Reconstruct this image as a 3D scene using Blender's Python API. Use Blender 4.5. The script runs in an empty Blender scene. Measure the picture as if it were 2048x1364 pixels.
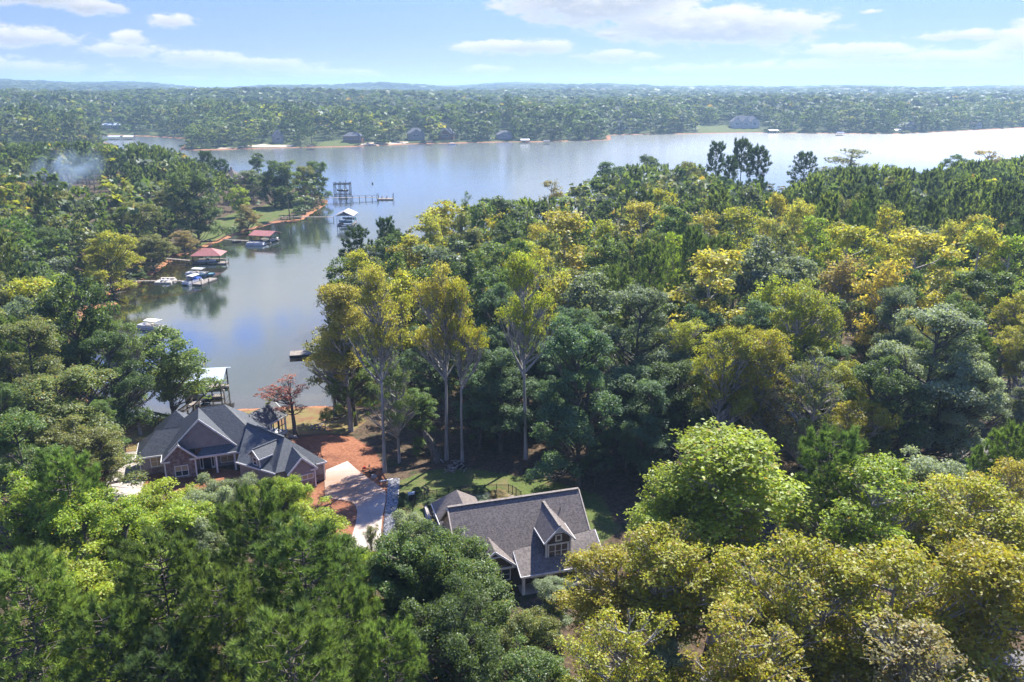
import bpy, bmesh, math, random
import numpy as np
from mathutils import Vector, Matrix
R = math.radians
rng = np.random.default_rng(7); random.seed(7)
scene = bpy.context.scene; C = scene.collection

# ------------------------------------------------------------------ camera, sky, sun, exposure
F, PITCH, CAMH = 1600.0, math.atan(504 / 1600.0), 58.0
cd = bpy.data.cameras.new('camera'); cam = bpy.data.objects.new('camera', cd); C.objects.link(cam)
cd.sensor_width = 36.0; cd.lens = 36.0 * F / 2048.0; cd.clip_start = 0.5; cd.clip_end = 40000
cam.location = (0, 0, CAMH); cam.rotation_euler = (math.pi / 2 - PITCH, 0, 0); scene.camera = cam
SUN_AZ, SUN_EL = 30.0, 49.0
SUN_STR, SKY_STR, EXPOSURE = 5.0, 0.115, 1.27
HAZE = 0.00017
sv = Vector((math.sin(R(SUN_AZ)) * math.cos(R(SUN_EL)), math.cos(R(SUN_AZ)) * math.cos(R(SUN_EL)), math.sin(R(SUN_EL))))
ld = bpy.data.lights.new('sun', 'SUN'); ld.energy = SUN_STR; ld.angle = R(0.5); ld.color = (1.0, 0.95, 0.86)
sun = bpy.data.objects.new('sun', ld); C.objects.link(sun); sun.rotation_euler = sv.to_track_quat('Z', 'Y').to_euler()
vs = scene.view_settings; vs.view_transform = 'Standard'; vs.look = 'None'; vs.gamma = 1; vs.use_curve_mapping = False; vs.exposure = EXPOSURE
cy = scene.cycles
cy.max_bounces = 7; cy.diffuse_bounces = 4; cy.glossy_bounces = 2; cy.transmission_bounces = 4; cy.transparent_max_bounces = 8; cy.volume_bounces = 0
cy.use_denoising = True; cy.denoiser = 'OPENIMAGEDENOISE'; cy.denoising_input_passes = 'RGB_ALBEDO_NORMAL'; cy.denoising_prefilter = 'FAST'; cy.sample_clamp_indirect = 4.0; cy.sample_clamp_direct = 0.0
cy.use_adaptive_sampling = True; cy.adaptive_threshold = 0.02; cy.volume_step_rate = 1.0; cy.volume_max_steps = 64
cy.caustics_reflective = False; cy.caustics_refractive = False

class NT:
    def __init__(s, tree): s.t = tree; s.n = tree.nodes; s.l = tree.links
    def new(s, typ, **kw):
        n = s.n.new(typ)
        for k, v in kw.items(): setattr(n, k, v)
        return n
    def link(s, a, b): s.l.new(a, b)
    def val(s, sock, v):
        if hasattr(v, 'links') or isinstance(v, bpy.types.NodeSocket): s.l.new(v, sock)
        else: sock.default_value = v
    def math(s, op, a, b=0.0, c=0.0, clamp=False):
        n = s.new('ShaderNodeMath', operation=op); n.use_clamp = clamp
        s.val(n.inputs[0], a); s.val(n.inputs[1], b)
        if op in ('MULTIPLY_ADD', 'SMOOTH_MIN', 'SMOOTH_MAX'): s.val(n.inputs[2], c)
        return n.outputs[0]
    def vmath(s, op, a, b=(0, 0, 0)):
        n = s.new('ShaderNodeVectorMath', operation=op); s.val(n.inputs[0], a); s.val(n.inputs[1], b)
        return n.outputs[0]
    def mix(s, f, a, b, blend='MIX'):
        n = s.new('ShaderNodeMix', data_type='RGBA', blend_type=blend)
        s.val(n.inputs[0], f); s.val(n.inputs[6], a); s.val(n.inputs[7], b)
        return n.outputs[2]
    def smooth(s, v, lo, hi, a=0.0, b=1.0):
        n = s.new('ShaderNodeMapRange', interpolation_type='SMOOTHSTEP')
        s.val(n.inputs[0], v); n.inputs[1].default_value = lo; n.inputs[2].default_value = hi; n.inputs[3].default_value = a; n.inputs[4].default_value = b
        return n.outputs[0]
    def noise(s, vec, scale, detail=3, rough=.5, dims='3D', out=0, dist=0.0):
        n = s.new('ShaderNodeTexNoise', noise_dimensions=dims)
        if vec is not None: s.link(vec, n.inputs['Vector'])
        n.inputs['Scale'].default_value = scale; n.inputs['Detail'].default_value = detail; n.inputs['Roughness'].default_value = rough; n.inputs['Distortion'].default_value = dist
        return n.outputs[out]

def build_world():
    w = bpy.data.worlds.new('World'); scene.world = w; w.use_nodes = True
    k = NT(w.node_tree); k.n.clear()
    out = k.new('ShaderNodeOutputWorld'); bg = k.new('ShaderNodeBackground'); bg.inputs[1].default_value = SKY_STR
    k.link(bg.outputs[0], out.inputs[0])
    sky = k.new('ShaderNodeTexSky', sky_type='NISHITA'); sky.sun_disc = False
    sky.sun_elevation = R(SUN_EL); sky.sun_rotation = R(SUN_AZ); sky.air_density = .85; sky.dust_density = 0.02; sky.ozone_density = 1.8; sky.altitude = 100
    tc = k.new('ShaderNodeTexCoord'); d = k.vmath('NORMALIZE', tc.outputs['Generated'])
    sp = k.new('ShaderNodeSeparateXYZ'); k.link(d, sp.inputs[0])
    az = k.math('MULTIPLY', k.math('ARCTAN2', sp.outputs[0], sp.outputs[1]), 180 / math.pi)
    el = k.math('MULTIPLY', k.math('ARCSINE', sp.outputs[2]), 180 / math.pi)
    cmb = k.new('ShaderNodeCombineXYZ'); k.link(az, cmb.inputs[0]); k.link(k.math('MULTIPLY', el, 2.6), cmb.inputs[1])
    nz = k.noise(cmb.outputs[0], 0.5, 6, .6); nz2 = k.noise(k.vmath('ADD', cmb.outputs[0], (31, 7, 3)), 1.5, 4, .6)
    wob = k.math('MULTIPLY', k.math('SUBTRACT', nz, .5), 2.7)
    wob = k.math('ADD', wob, k.math('MULTIPLY', k.math('SUBTRACT', nz2, .5), .8))
    # clouds: azimuth, elevation, half width, half height in degrees, weight
    def P(px, py): return (math.degrees(math.atan((px - 1024) / F)), (178 - py) / F * 57.3 * .96)
    cl = []
    for px, py, hw, hh, wt in [(60, -2, 110, 22, 1.0), (150, 24, 120, 22, 1.05), (245, 44, 60, 14, .9), (388, 62, 46, 14, .9), (312, 93, 32, 14, 1.0), (85, 94, 105, 18, 1.1),
            (30, 140, 90, 20, .8), (150, 146, 120, 14, .75), (300, 112, 75, 12, .9), (430, 125, 95, 15, 1.0), (560, 135, 110, 14, .95), (680, 150, 120, 10, .8),
            (1040, 100, 130, 15, 1.0), (975, 142, 50, 11, .9), (1190, 8, 180, 50, 1.5), (1400, 66, 200, 32, 1.35), (1215, 118, 85, 13, .95), (1205, 78, 30, 6, .8),
            (1670, 112, 125, 14, 1.0), (1790, 132, 260, 17, 1.1), (1900, 90, 130, 10, .85), (2010, 108, 75, 18, 1.15), (2050, 72, 65, 14, 1.0), (1450, 142, 220, 12, .8), (1300, 160, 330, 7, .6),
            (1640, -4, 90, 8, .8), (1530, 18, 25, 6, .6), (1690, 47, 30, 5, .6), (1850, 146, 260, 8, .8), (1000, 165, 500, 5, .5), (300, 160, 380, 6, .6)]:
        a, e = P(px, py); cl.append((a, e, hw / F * 57.3, hh / F * 57.3, wt))
    cl += [(-22, 12.0, 16, 3.6, 1.3), (-9, 10.0, 9, 1.6, 1.1), (-2, 8.4, 10, 1.2, 1.1), (-18, 22.5, 15, 3.6, 1.35), (-32, 21, 8, 2.6, 1.2), (-35, 13, 8, 2, 1.1), (5, 14, 12, 3, 1.1), (18, 8.6, 10, 1.2, 1.1), (-26, 8.2, 8, .9, 1.0), (-10, 17.0, 14, 2.2, .8), (0, 11.5, 14, 2.0, 1.0), (22, 12, 10, 2, 1.1), (30, 20, 12, 2.5, 1.1), (2, 27, 10, 3, 1.1), (-40, 10, 9, 2, 1.1), (45, 9, 9, 2, 1.1)]
    for i in range(26):
        cl.append((random.uniform(-180, 180), random.uniform(8, 45), random.uniform(5, 12), random.uniform(1.5, 3), 1.0))
    dens = None; hgt = None
    for a, e, hw, hh, wt in cl:
        x = k.math('MULTIPLY', k.math('SUBTRACT', az, a), 1 / hw); y = k.math('MULTIPLY', k.math('SUBTRACT', el, e), 1 / hh)
        r2 = k.math('MULTIPLY_ADD', x, x, k.math('MULTIPLY', y, y))
        g = k.math('MULTIPLY', k.math('EXPONENT', k.math('MULTIPLY', r2, -1.1)), wt * 1.5)
        gy = k.math('MULTIPLY', g, k.math('MAXIMUM', k.math('MINIMUM', y, 1.2), -1.2))
        dens = g if dens is None else k.math('MAXIMUM', dens, g); hgt = gy if hgt is None else k.math('ADD', hgt, gy)
    dd = k.math('ADD', k.math('MULTIPLY', dens, 1.0), k.math('MULTIPLY', wob, k.math('MINIMUM', k.math('MULTIPLY', dens, 1.6), 1.0)))
    alpha = k.smooth(dd, .30, .95)
    h = k.math('DIVIDE', hgt, k.math('ADD', dens, .05))
    lit = k.smooth(k.math('ADD', h, k.math('MULTIPLY', wob, .7)), -.75, .9)
    thick = k.smooth(dd, .7, 1.5)
    shade = k.mix(thick, (2.65, 2.8, 3.2, 1), (1.95, 2.08, 2.35, 1))
    ccol = k.mix(lit, shade, (3.9, 3.75, 3.65, 1))
    # far clouds fade into the air near the horizon
    fade = k.smooth(el, -.5, 3.0, .5, .97)
    hf = k.smooth(el, 0, 22, .34, 1.0); hv = k.new('ShaderNodeCombineXYZ'); k.link(k.math('MULTIPLY', hf, .66), hv.inputs[0]); k.link(k.math('MULTIPLY', hf, .715), hv.inputs[1]); k.link(k.math('MULTIPLY', hf, 1.16), hv.inputs[2])
    colsky = k.mix(1.0, sky.outputs[0], hv.outputs[0], 'MULTIPLY')
    k.link(k.mix(k.math('MULTIPLY', alpha, fade), colsky, ccol), bg.inputs[0])
build_world()

# ------------------------------------------------------------------ helpers
def ray(px, py):
    a = (px - 1024) / F; b = (682 - py) / F
    return np.array([a, math.cos(PITCH) + b * math.sin(PITCH), -math.sin(PITCH) + b * math.cos(PITCH)])
def at(px, py, z):
    d = ray(px, py); t = (z - CAMH) / d[2]
    return np.array([d[0] * t, d[1] * t, z])
def proj(x, y, z):
    dz = z - CAMH; f = y * math.cos(PITCH) - dz * math.sin(PITCH); u = y * math.sin(PITCH) + dz * math.cos(PITCH)
    return 1024 + F * x / f, 682 - F * u / f
def ground(px, py, lift=0.0):
    z = 4.0
    for _ in range(8):
        p = at(px, py, z); z = float(terr(np.array([p[0]]), np.array([p[1]]))[0])
    return np.array([p[0], p[1], z + lift])

def tag(o, label=None, cat=None, group=None, kind=None):
    if label: o['label'] = label
    if cat: o['category'] = cat
    if group: o['group'] = group
    if kind: o['kind'] = kind
    return o
def empty(name, loc, rz=0.0, label=None, cat=None, group=None):
    o = bpy.data.objects.new(name, None); C.objects.link(o); o.location = loc; o.rotation_euler = (0, 0, rz); o.empty_display_size = .3
    return tag(o, label, cat, group)
def mesh_np(name, v, quads=None, tris=None, attrs=None, mat=None, smooth=False):
    me = bpy.data.meshes.new(name); v = np.asarray(v, np.float32); me.vertices.add(len(v)); me.vertices.foreach_set('co', v.ravel())
    parts = []; tot = []
    if quads is not None and len(quads): parts.append(np.asarray(quads, np.int32).ravel()); tot.append(np.full(len(quads), 4, np.int32))
    if tris is not None and len(tris): parts.append(np.asarray(tris, np.int32).ravel()); tot.append(np.full(len(tris), 3, np.int32))
    li = np.concatenate(parts); tt = np.concatenate(tot)
    me.loops.add(len(li)); me.loops.foreach_set('vertex_index', li)
    me.polygons.add(len(tt)); st = np.zeros(len(tt), np.int32); st[1:] = np.cumsum(tt)[:-1]
    me.polygons.foreach_set('loop_start', st)
    if smooth: me.polygons.foreach_set('use_smooth', np.ones(len(tt), bool))
    for an, (typ, dat) in (attrs or {}).items():
        a = me.attributes.new(an, typ, 'POINT')
        a.data.foreach_set('color' if typ == 'FLOAT_COLOR' else 'value', np.asarray(dat, np.float32).ravel())
    me.update(calc_edges=True)
    if mat: me.materials.append(mat)
    return me
def link(name, me, parent=None, loc=None):
    o = bpy.data.objects.new(name, me); C.objects.link(o); o.parent = parent
    if loc is not None: o.location = loc
    return o

class MB:
    def __init__(s): s.v = []; s.f = []
    def add(s, v, f):
        b = len(s.v); s.v += [tuple(map(float, p)) for p in v]; s.f += [tuple(b + i for i in q) for q in f]; return s
    def box(s, x0, x1, y0, y1, z0, z1):
        return s.add([(x0, y0, z0), (x1, y0, z0), (x1, y1, z0), (x0, y1, z0), (x0, y0, z1), (x1, y0, z1), (x1, y1, z1), (x0, y1, z1)],
                     [(3, 2, 1, 0), (4, 5, 6, 7), (0, 1, 5, 4), (1, 2, 6, 5), (2, 3, 7, 6), (3, 0, 4, 7)])
    def slab(s, pts, t, n=None):
        P = [Vector(p) for p in pts]
        if n is None:
            n = Vector((0, 0, 0))
            for i in range(len(P)): n += (P[i] - P[0]).cross(P[(i + 1) % len(P)] - P[0])
            n.normalize()
            if n.z < 0: n = -n
        n = Vector(n); m = len(P); Q = [p - n * t for p in P]
        return s.add(P + Q, [tuple(range(m)), tuple(range(2 * m - 1, m - 1, -1))] + [(i, m + i, m + (i + 1) % m, (i + 1) % m) for i in range(m)])
    def bar(s, p, q, w, h, up=(0, 0, 1)):
        p, q = Vector(p), Vector(q); d = (q - p).normalized(); u = Vector(up)
        if abs(d.dot(u)) > .95: u = Vector((0, 1, 0))
        sd = d.cross(u).normalized(); u = sd.cross(d).normalized()
        o = [(-w / 2, -h / 2), (w / 2, -h / 2), (w / 2, h / 2), (-w / 2, h / 2)]
        return s.add([p + sd * a + u * b for a, b in o] + [q + sd * a + u * b for a, b in o], [(0, 1, 2, 3), (7, 6, 5, 4), (0, 4, 5, 1), (1, 5, 6, 2), (2, 6, 7, 3), (3, 7, 4, 0)])
    def tube(s, pts, rad, n=8):
        vs = []; P = [Vector(p) for p in pts]
        for i, p in enumerate(P):
            d = (P[min(i + 1, len(P) - 1)] - P[max(i - 1, 0)]).normalized(); u = Vector((0, 0, 1)) if abs(d.z) < .9 else Vector((1, 0, 0))
            a = d.cross(u).normalized(); b = d.cross(a)
            r = rad[i] if hasattr(rad, '__len__') else rad
            vs += [p + a * math.cos(2 * math.pi * k / n) * r + b * math.sin(2 * math.pi * k / n) * r for k in range(n)]
        fs = [(i * n + k, i * n + (k + 1) % n, (i + 1) * n + (k + 1) % n, (i + 1) * n + k) for i in range(len(P) - 1) for k in range(n)]
        fs += [tuple(range(n - 1, -1, -1)), tuple((len(P) - 1) * n + k for k in range(n))]
        return s.add(vs, fs)
    def build(s, name, mat, parent=None, loc=None, rz=0, fix=True):
        me = bpy.data.meshes.new(name); me.from_pydata(s.v, [], s.f)
        if fix:
            bm = bmesh.new(); bm.from_mesh(me); bmesh.ops.recalc_face_normals(bm, faces=bm.faces); bm.to_mesh(me); bm.free()
        me.materials.append(mat)
        o = link(name, me, parent, loc)
        if rz: o.rotation_euler = (0, 0, rz)
        return o

# ------------------------------------------------------------------ materials
def principled(name, col, rough=.7, var=.15, scale=4.0, bump=0.0, bscale=20.0, metal=0.0, spec=.3, col2=None, stretch=None):
    m = bpy.data.materials.new(name); m.use_nodes = True; k = NT(m.node_tree); b = k.n['Principled BSDF']
    tc = k.new('ShaderNodeTexCoord'); vec = tc.outputs['Object']
    if stretch: vec = k.vmath('MULTIPLY', vec, stretch)
    nz = k.noise(vec, scale, 4, .6); c = (*col, 1)
    lo = tuple(x * (1 - var) for x in col) + (1,); hi = (tuple(min(1, x * (1 + var)) for x in col) if col2 is None else tuple(col2)) + (1,)
    k.link(k.mix(k.smooth(nz, .3, .7), lo, hi), b.inputs['Base Color'])
    b.inputs['Roughness'].default_value = rough; b.inputs['Metallic'].default_value = metal; b.inputs['Specular IOR Level'].default_value = spec
    if bump:
        bn = k.new('ShaderNodeBump'); bn.inputs['Strength'].default_value = bump; bn.inputs['Distance'].default_value = .03
        k.link(k.noise(vec, bscale, 3, .6), bn.inputs['Height']); k.link(bn.outputs[0], b.inputs['Normal'])
    return m

def leaf_mat(name, source, needle=False):
    m = bpy.data.materials.new(name); m.use_nodes = True; k = NT(m.node_tree); k.n.clear()
    out = k.new('ShaderNodeOutputMaterial')
    if source == 'object':
        oi = k.new('ShaderNodeObjectInfo'); base = oi.outputs['Color']; alpha = oi.outputs['Alpha']
    else:
        ca = k.new('ShaderNodeAttribute', attribute_name='col'); base = ca.outputs['Color']; alpha = ca.outputs['Alpha']
    ta = k.new('ShaderNodeAttribute', attribute_name='tone'); tone = ta.outputs['Fac']
    v = k.smooth(tone, 0.0, 1.0, .65, 1.75); v.node.interpolation_type = 'LINEAR'
    cv = k.new('ShaderNodeCombineXYZ'); [k.link(v, cv.inputs[i]) for i in range(3)]
    col = k.mix(1.0, base, cv.outputs[0], 'MULTIPLY')
    # some leaves have turned: amount of turned leaves is the colour's alpha
    turned = k.math('GREATER_THAN', k.math('FRACT', k.math('MULTIPLY', tone, 37.0)), k.math('SUBTRACT', 1.0, alpha))
    aut = k.mix(k.math('FRACT', k.math('MULTIPLY', tone, 91.0)), (.42, .34, .06, 1), (.36, .20, .05, 1))
    col = k.mix(k.math('MULTIPLY', turned, .75), col, aut)
    df = k.new('ShaderNodeBsdfDiffuse'); k.link(col, df.inputs[0])
    tr = k.new('ShaderNodeBsdfTranslucent')
    tcol = k.mix(1.0, col, (1.55, 1.5, .75, 1) if not needle else (1.2, 1.3, .8, 1), 'MULTIPLY'); k.link(tcol, tr.inputs[0])
    mx = k.new('ShaderNodeMixShader'); mx.inputs[0].default_value = .47 if not needle else .35
    k.link(df.outputs[0], mx.inputs[1]); k.link(tr.outputs[0], mx.inputs[2])
    gl = k.new('ShaderNodeBsdfGlossy'); gl.inputs['Roughness'].default_value = .48; gl.inputs[0].default_value = (.9, .95, 1, 1)
    mg = k.new('ShaderNodeMixShader'); mg.inputs[0].default_value = .024 if not needle else .018; k.link(mx.outputs[0], mg.inputs[1]); k.link(gl.outputs[0], mg.inputs[2])
    k.link(mg.outputs[0], out.inputs[0])
    return m
LEAF = leaf_mat('leaf', 'object'); NEEDLE = leaf_mat('needle', 'object', True); LEAFV = leaf_mat('leaf_mass', 'vertex')
BARK = principled('bark', (.085, .07, .055), .9, .35, 1.2, .5, 9, col2=(.17, .15, .125), stretch=(3, 3, .5))
BARKP = principled('pale_bark', (.26, .24, .21), .9, .3, 1.0, .4, 8, col2=(.42, .40, .37), stretch=(3, 3, .4))
WHITE = principled('white_trim', (.72, .71, .69), .5, .06)
GREYROOF = None
def shingle(name, col, col2, row=.16):
    m = bpy.data.materials.new(name); m.use_nodes = True; k = NT(m.node_tree); b = k.n['Principled BSDF']
    tc = k.new('ShaderNodeTexCoord'); vec = tc.outputs['Object']; sp = k.new('ShaderNodeSeparateXYZ'); k.link(vec, sp.inputs[0])
    rowv = k.math('MULTIPLY', sp.outputs[2], 1 / row); fr = k.math('FRACT', rowv); fl = k.math('FLOOR', rowv)
    cb = k.new('ShaderNodeCombineXYZ'); k.link(k.math('MULTIPLY', sp.outputs[0], 3.2), cb.inputs[0]); k.link(k.math('MULTIPLY', sp.outputs[1], 3.2), cb.inputs[1]); k.link(k.math('MULTIPLY', fl, 5.3), cb.inputs[2])
    wn = k.noise(cb.outputs[0], 1.3, 2, .8); big = k.noise(vec, .35, 3, .5)
    f = k.math('ADD', k.math('MULTIPLY', k.smooth(wn, .35, .65), .8), k.math('MULTIPLY', big, .3), clamp=True)
    c = k.mix(f, (*col, 1), (*col2, 1))
    k.link(c, b.inputs['Base Color']); b.inputs['Roughness'].default_value = .62; b.inputs['Specular IOR Level'].default_value = .35
    bp = k.new('ShaderNodeBump'); bp.inputs['Strength'].default_value = .6; bp.inputs['Distance'].default_value = .04
    k.link(k.math('ADD', fr, k.math('MULTIPLY', wn, .8)), bp.inputs['Height']); k.link(bp.outputs[0], b.inputs['Normal'])
    return m
ROOFL = shingle('charcoal_shingle', (.050, .058, .070), (.105, .115, .13))
ROOFR = shingle('brown_shingle', (.10, .085, .080), (.24, .205, .185))
def brickmat(name, c1, c2, mortar, scale=1.0):
    m = bpy.data.materials.new(name); m.use_nodes = True; k = NT(m.node_tree); b = k.n['Principled BSDF']
    tc = k.new('ShaderNodeTexCoord'); sp = k.new('ShaderNodeSeparateXYZ'); k.link(tc.outputs['Object'], sp.inputs[0])
    cb = k.new('ShaderNodeCombineXYZ'); k.link(k.math('ADD', sp.outputs[0], sp.outputs[1]), cb.inputs[0]); k.link(sp.outputs[2], cb.inputs[1])
    br = k.new('ShaderNodeTexBrick'); k.link(cb.outputs[0], br.inputs['Vector']); br.inputs['Scale'].default_value = 2.2 * scale
    br.inputs['Color1'].default_value = (*c1, 1); br.inputs['Color2'].default_value = (*c2, 1); br.inputs['Mortar'].default_value = (*mortar, 1); br.inputs['Mortar Size'].default_value = .012
    big = k.noise(tc.outputs['Object'], 1.6, 4, .7)
    k.link(k.mix(k.smooth(big, .4, .62), k.mix(.7, br.outputs[0], (*c1, 1)), k.mix(.7, br.outputs[0], (*c2, 1))), b.inputs['Base Color'])
    b.inputs['Roughness'].default_value = .85
    bp = k.new('ShaderNodeBump'); bp.inputs['Strength'].default_value = .5; bp.inputs['Distance'].default_value = .02; k.link(br.outputs['Fac'], bp.inputs['Height']); bp.invert = True; k.link(bp.outputs[0], b.inputs['Normal'])
    return m
BRICK = brickmat('brick', (.13, .075, .065), (.33, .26, .24), (.30, .27, .25))
def sidingmat(name, col):
    m = bpy.data.materials.new(name); m.use_nodes = True; k = NT(m.node_tree); b = k.n['Principled BSDF']
    tc = k.new('ShaderNodeTexCoord'); sp = k.new('ShaderNodeSeparateXYZ'); k.link(tc.outputs['Object'], sp.inputs[0])
    fr = k.math('FRACT', k.math('MULTIPLY', sp.outputs[2], 1 / .18)); nz = k.noise(tc.outputs['Object'], 1.5, 4, .6)
    k.link(k.mix(k.smooth(nz, .3, .7), tuple(x * .88 for x in col) + (1,), tuple(x * 1.08 for x in col) + (1,)), b.inputs['Base Color']); b.inputs['Roughness'].default_value = .65
    bp = k.new('ShaderNodeBump'); bp.inputs['Strength'].default_value = .8; bp.inputs['Distance'].default_value = .03; k.link(fr, bp.inputs['Height']); k.link(bp.outputs[0], b.inputs['Normal'])
    return m
SIDING = sidingmat('grey_siding', (.27, .25, .255)); TANSIDE = sidingmat('tan_siding', (.42, .35, .29)); BROWNSIDE = sidingmat('dark_brown_shake', (.075, .052, .04))
GLASS = principled('window_glass', (.03, .035, .045), .06, .2, spec=.8)
BLIND = principled('warm_blind', (.42, .33, .20), .5, .1)
BLACK = principled('black_metal', (.012, .012, .013), .45, .1)
NAVY = principled('navy_paint', (.012, .017, .045), .4, .1)
WOOD = principled('weathered_wood', (.22, .185, .15), .85, .3, 3, .3, 20, col2=(.34, .30, .26))
DARKWOOD = principled('dark_timber', (.04, .033, .03), .85, .3, 3)
REDMETAL = principled('red_metal_roof', (.33, .135, .12), .5, .15, 1.5)
PALEMETAL = principled('pale_metal_roof', (.55, .62, .68), .35, .08, 1.0, metal=.2)
CONCRETE = None

# ------------------------------------------------------------------ lake outline and terrain
LAKE = np.array([(-112, 203), (-100, 172), (-84, 150), (-71, 134), (-60, 138), (-52, 141), (-35, 142.5), (-27, 142), (-24, 146), (-28, 153), (-36, 160), (-43, 168), (-46, 185), (-43, 210), (-38, 245), (-30, 275),
    (-12, 308), (10, 345), (36, 400), (55, 436), (112, 455), (160, 468), (230, 466), (300, 480), (420, 520), (560, 560), (900, 600), (2000, 700), (5000, 1100), (5000, 1700), (1700, 1500), (809, 1306), (700, 1230), (524, 1117), (430, 1130), (333, 1153), (240, 1120), (150, 1098),
    (128, 1088), (121, 1040), (116, 983), (60, 960), (20, 945), (-14, 943), (-60, 925), (-113, 907), (-150, 878), (-171, 866), (-200, 858), (-250, 842), (-300, 818), (-328, 816), (-345, 860), (-368, 940), (-400, 1010), (-470, 1062), (-545, 1088), (-560, 1060), (-500, 990), (-440, 900), (-400, 800), (-372, 700), (-320, 618), (-240, 588), (-180, 556),
    (-137, 500), (-112, 458), (-101, 438), (-98, 424), (-98, 400), (-98, 371), (-108, 363), (-112, 346), (-115, 331), (-117, 312), (-118, 298), (-121, 285), (-120, 271), (-118, 258), (-117, 245), (-119, 232), (-118, 220)], float)
def poly_sd(poly, x, y):
    """signed distance, negative inside"""
    shp = np.shape(x); x = np.ravel(x).astype(float); y = np.ravel(y).astype(float)
    d2 = np.full(x.shape, 1e18); ins = np.zeros(x.shape, bool); n = len(poly)
    for i in range(n):
        ax, ay = poly[i]; bx, by = poly[(i + 1) % n]; ex, ey = bx - ax, by - ay
        t = np.clip(((x - ax) * ex + (y - ay) * ey) / (ex * ex + ey * ey + 1e-9), 0, 1)
        d2 = np.minimum(d2, (x - ax - t * ex) ** 2 + (y - ay - t * ey) ** 2)
        c = ((ay > y) != (by > y)); c &= x < (bx - ax) * (y - ay) / ((by - ay) if abs(by - ay) > 1e-9 else 1e-9) + ax
        ins ^= c
    d = np.sqrt(d2); return np.where(ins, -d, d).reshape(shp)
def sstep(a, b, v): t = np.clip((v - a) / (b - a), 0, 1); return t * t * (3 - 2 * t)
def wig(x, y, s): return np.sin(x * s + 1.3 * np.sin(y * s * .7 + 1)) * np.cos(y * s * 1.13 - .8 * np.sin(x * s * .9)) 
HZ_L, HZ_R = 3.1, 4.9
def terr(x, y, sd=None):
    d = poly_sd(LAKE, x, y) if sd is None else sd
    d = d + 1.2 * wig(x, y, .21) * np.clip(np.abs(d) / 3, 0, 1) + .5 * wig(x + 9, y, .6) * np.clip(np.abs(d) / 2, 0, 1)
    r = np.hypot(x, y); az = np.arctan2(x, y)
    up = .12 * np.minimum(np.maximum(d, 0), 3) + 6.3 * (1 - np.exp(-np.maximum(d, 0) / 48))
    pen = np.exp(-(((x + 112) / 60) ** 2 + ((y - 350) / 150) ** 2)); up = up * (1 - .45 * pen)
    up += wig(x, y, .035) * .7 * sstep(20, 80, d)
    far = sstep(700, 1000, y) * (15 * sstep(10, 260, d) + 8 * sstep(200, 700, d)) * (1 + .30 * wig(x, y, .0045) + .35 * wig(x + 300, y, .0017))
    h1 = sstep(2600, 5200, r) * (36 + 16 * np.sin(az * 9 + 1) + 9 * np.sin(az * 23) + 6 * np.sin(az * 47 + 2)) * (1 - .45 * sstep(-.2, .25, az))
    h2 = sstep(6000, 9500, r) * (38 + 14 * np.sin(az * 13 + 2) + 8 * np.sin(az * 31 + 1)) * (1 - .2 * sstep(-.1, .4, az))
    up = up + far + h1 + h2
    z = np.where(d > 0, up, np.maximum(-.06 * -d - .02, -.9 - .03 * -d))
    z = np.where(d > 0, z, np.maximum(z, -7))
    for ax, ay, bx, by, r0, r1, dz in ((-118, 216, -93, 235, 7.5, 1.2, .0), (-100, 370, -97, 392, 5, 3, .0), (-113, 256, -112, 270, 4, 3, .15), (-27, 146, -22, 149, 4, 3, .1)):
        t = np.clip(((x - ax) * (bx - ax) + (y - ay) * (by - ay)) / ((bx - ax) ** 2 + (by - ay) ** 2), 0, 1); q = np.hypot(x - ax - t * (bx - ax), y - ay - t * (by - ay)) + 1.3 * wig(x, y, .5) + .6 * wig(x, y, 1.3)
        z = np.where(d > 0, z, np.maximum(z, .05 - dz - .22 * t - 1.6 * sstep(.2, 1.9, q / (r0 + (r1 - r0) * t))))
    e = np.sqrt(((x + 42) / 17) ** 2 + ((y - 110) / 12) ** 2); z = z + (HZ_L - z) * (1 - sstep(.8, 1.5, e)) * (d > 0)
    e = np.sqrt(((x + 1) / 15) ** 2 + ((y - 84) / 16) ** 2); z = z + (HZ_R - z) * (1 - sstep(.8, 1.4, e))
    return z
def poly_px(pts, z=None): return np.array([(ground(*p) if z is None else at(p[0], p[1], z))[:2] for p in pts])

DIRT = poly_px([(578, 884), (600, 874), (660, 868), (700, 872), (745, 895), (768, 935), (776, 990), (764, 1060), (730, 1120), (680, 1090), (630, 1030), (560, 990), (470, 985), (380, 980), (290, 985), (215, 985), (180, 1040), (90, 1010), (190, 935), (250, 898), (280, 915), (540, 950)])
DRYG = poly_px([(225, 912), (240, 870), (300, 852), (480, 824), (560, 815), (660, 818), (715, 822), (735, 840), (700, 868), (600, 868), (560, 880), (285, 912)])
LAWN = poly_px([(800, 960), (870, 938), (960, 940), (1100, 960), (1200, 990), (1240, 1060), (1200, 1090), (1170, 1150), (1020, 1180), (880, 1080), (800, 1030)])
PLAWN = poly_px([(640, 398), (612, 412), (580, 428), (545, 442), (500, 462), (468, 474), (415, 492), (385, 500), (380, 470), (430, 440), (470, 425), (520, 415), (560, 398), (620, 392)])
FLAWN = np.array([(-590, 1096), (-545, 1092), (-480, 1066), (-450, 1052), (-440, 1075), (-500, 1105), (-570, 1120)], float)
FLAWN2 = np.array([(255, 1128), (333, 1158), (352, 1160), (340, 1220), (270, 1215)], float)
FLAWN3 = np.array([(-262, 848), (-250, 846), (-230, 850), (-225, 880), (-255, 885)], float)
FLAWN4 = np.array([(-205, 861), (-171, 870), (-160, 885), (-180, 905), (-205, 895)], float)
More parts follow.
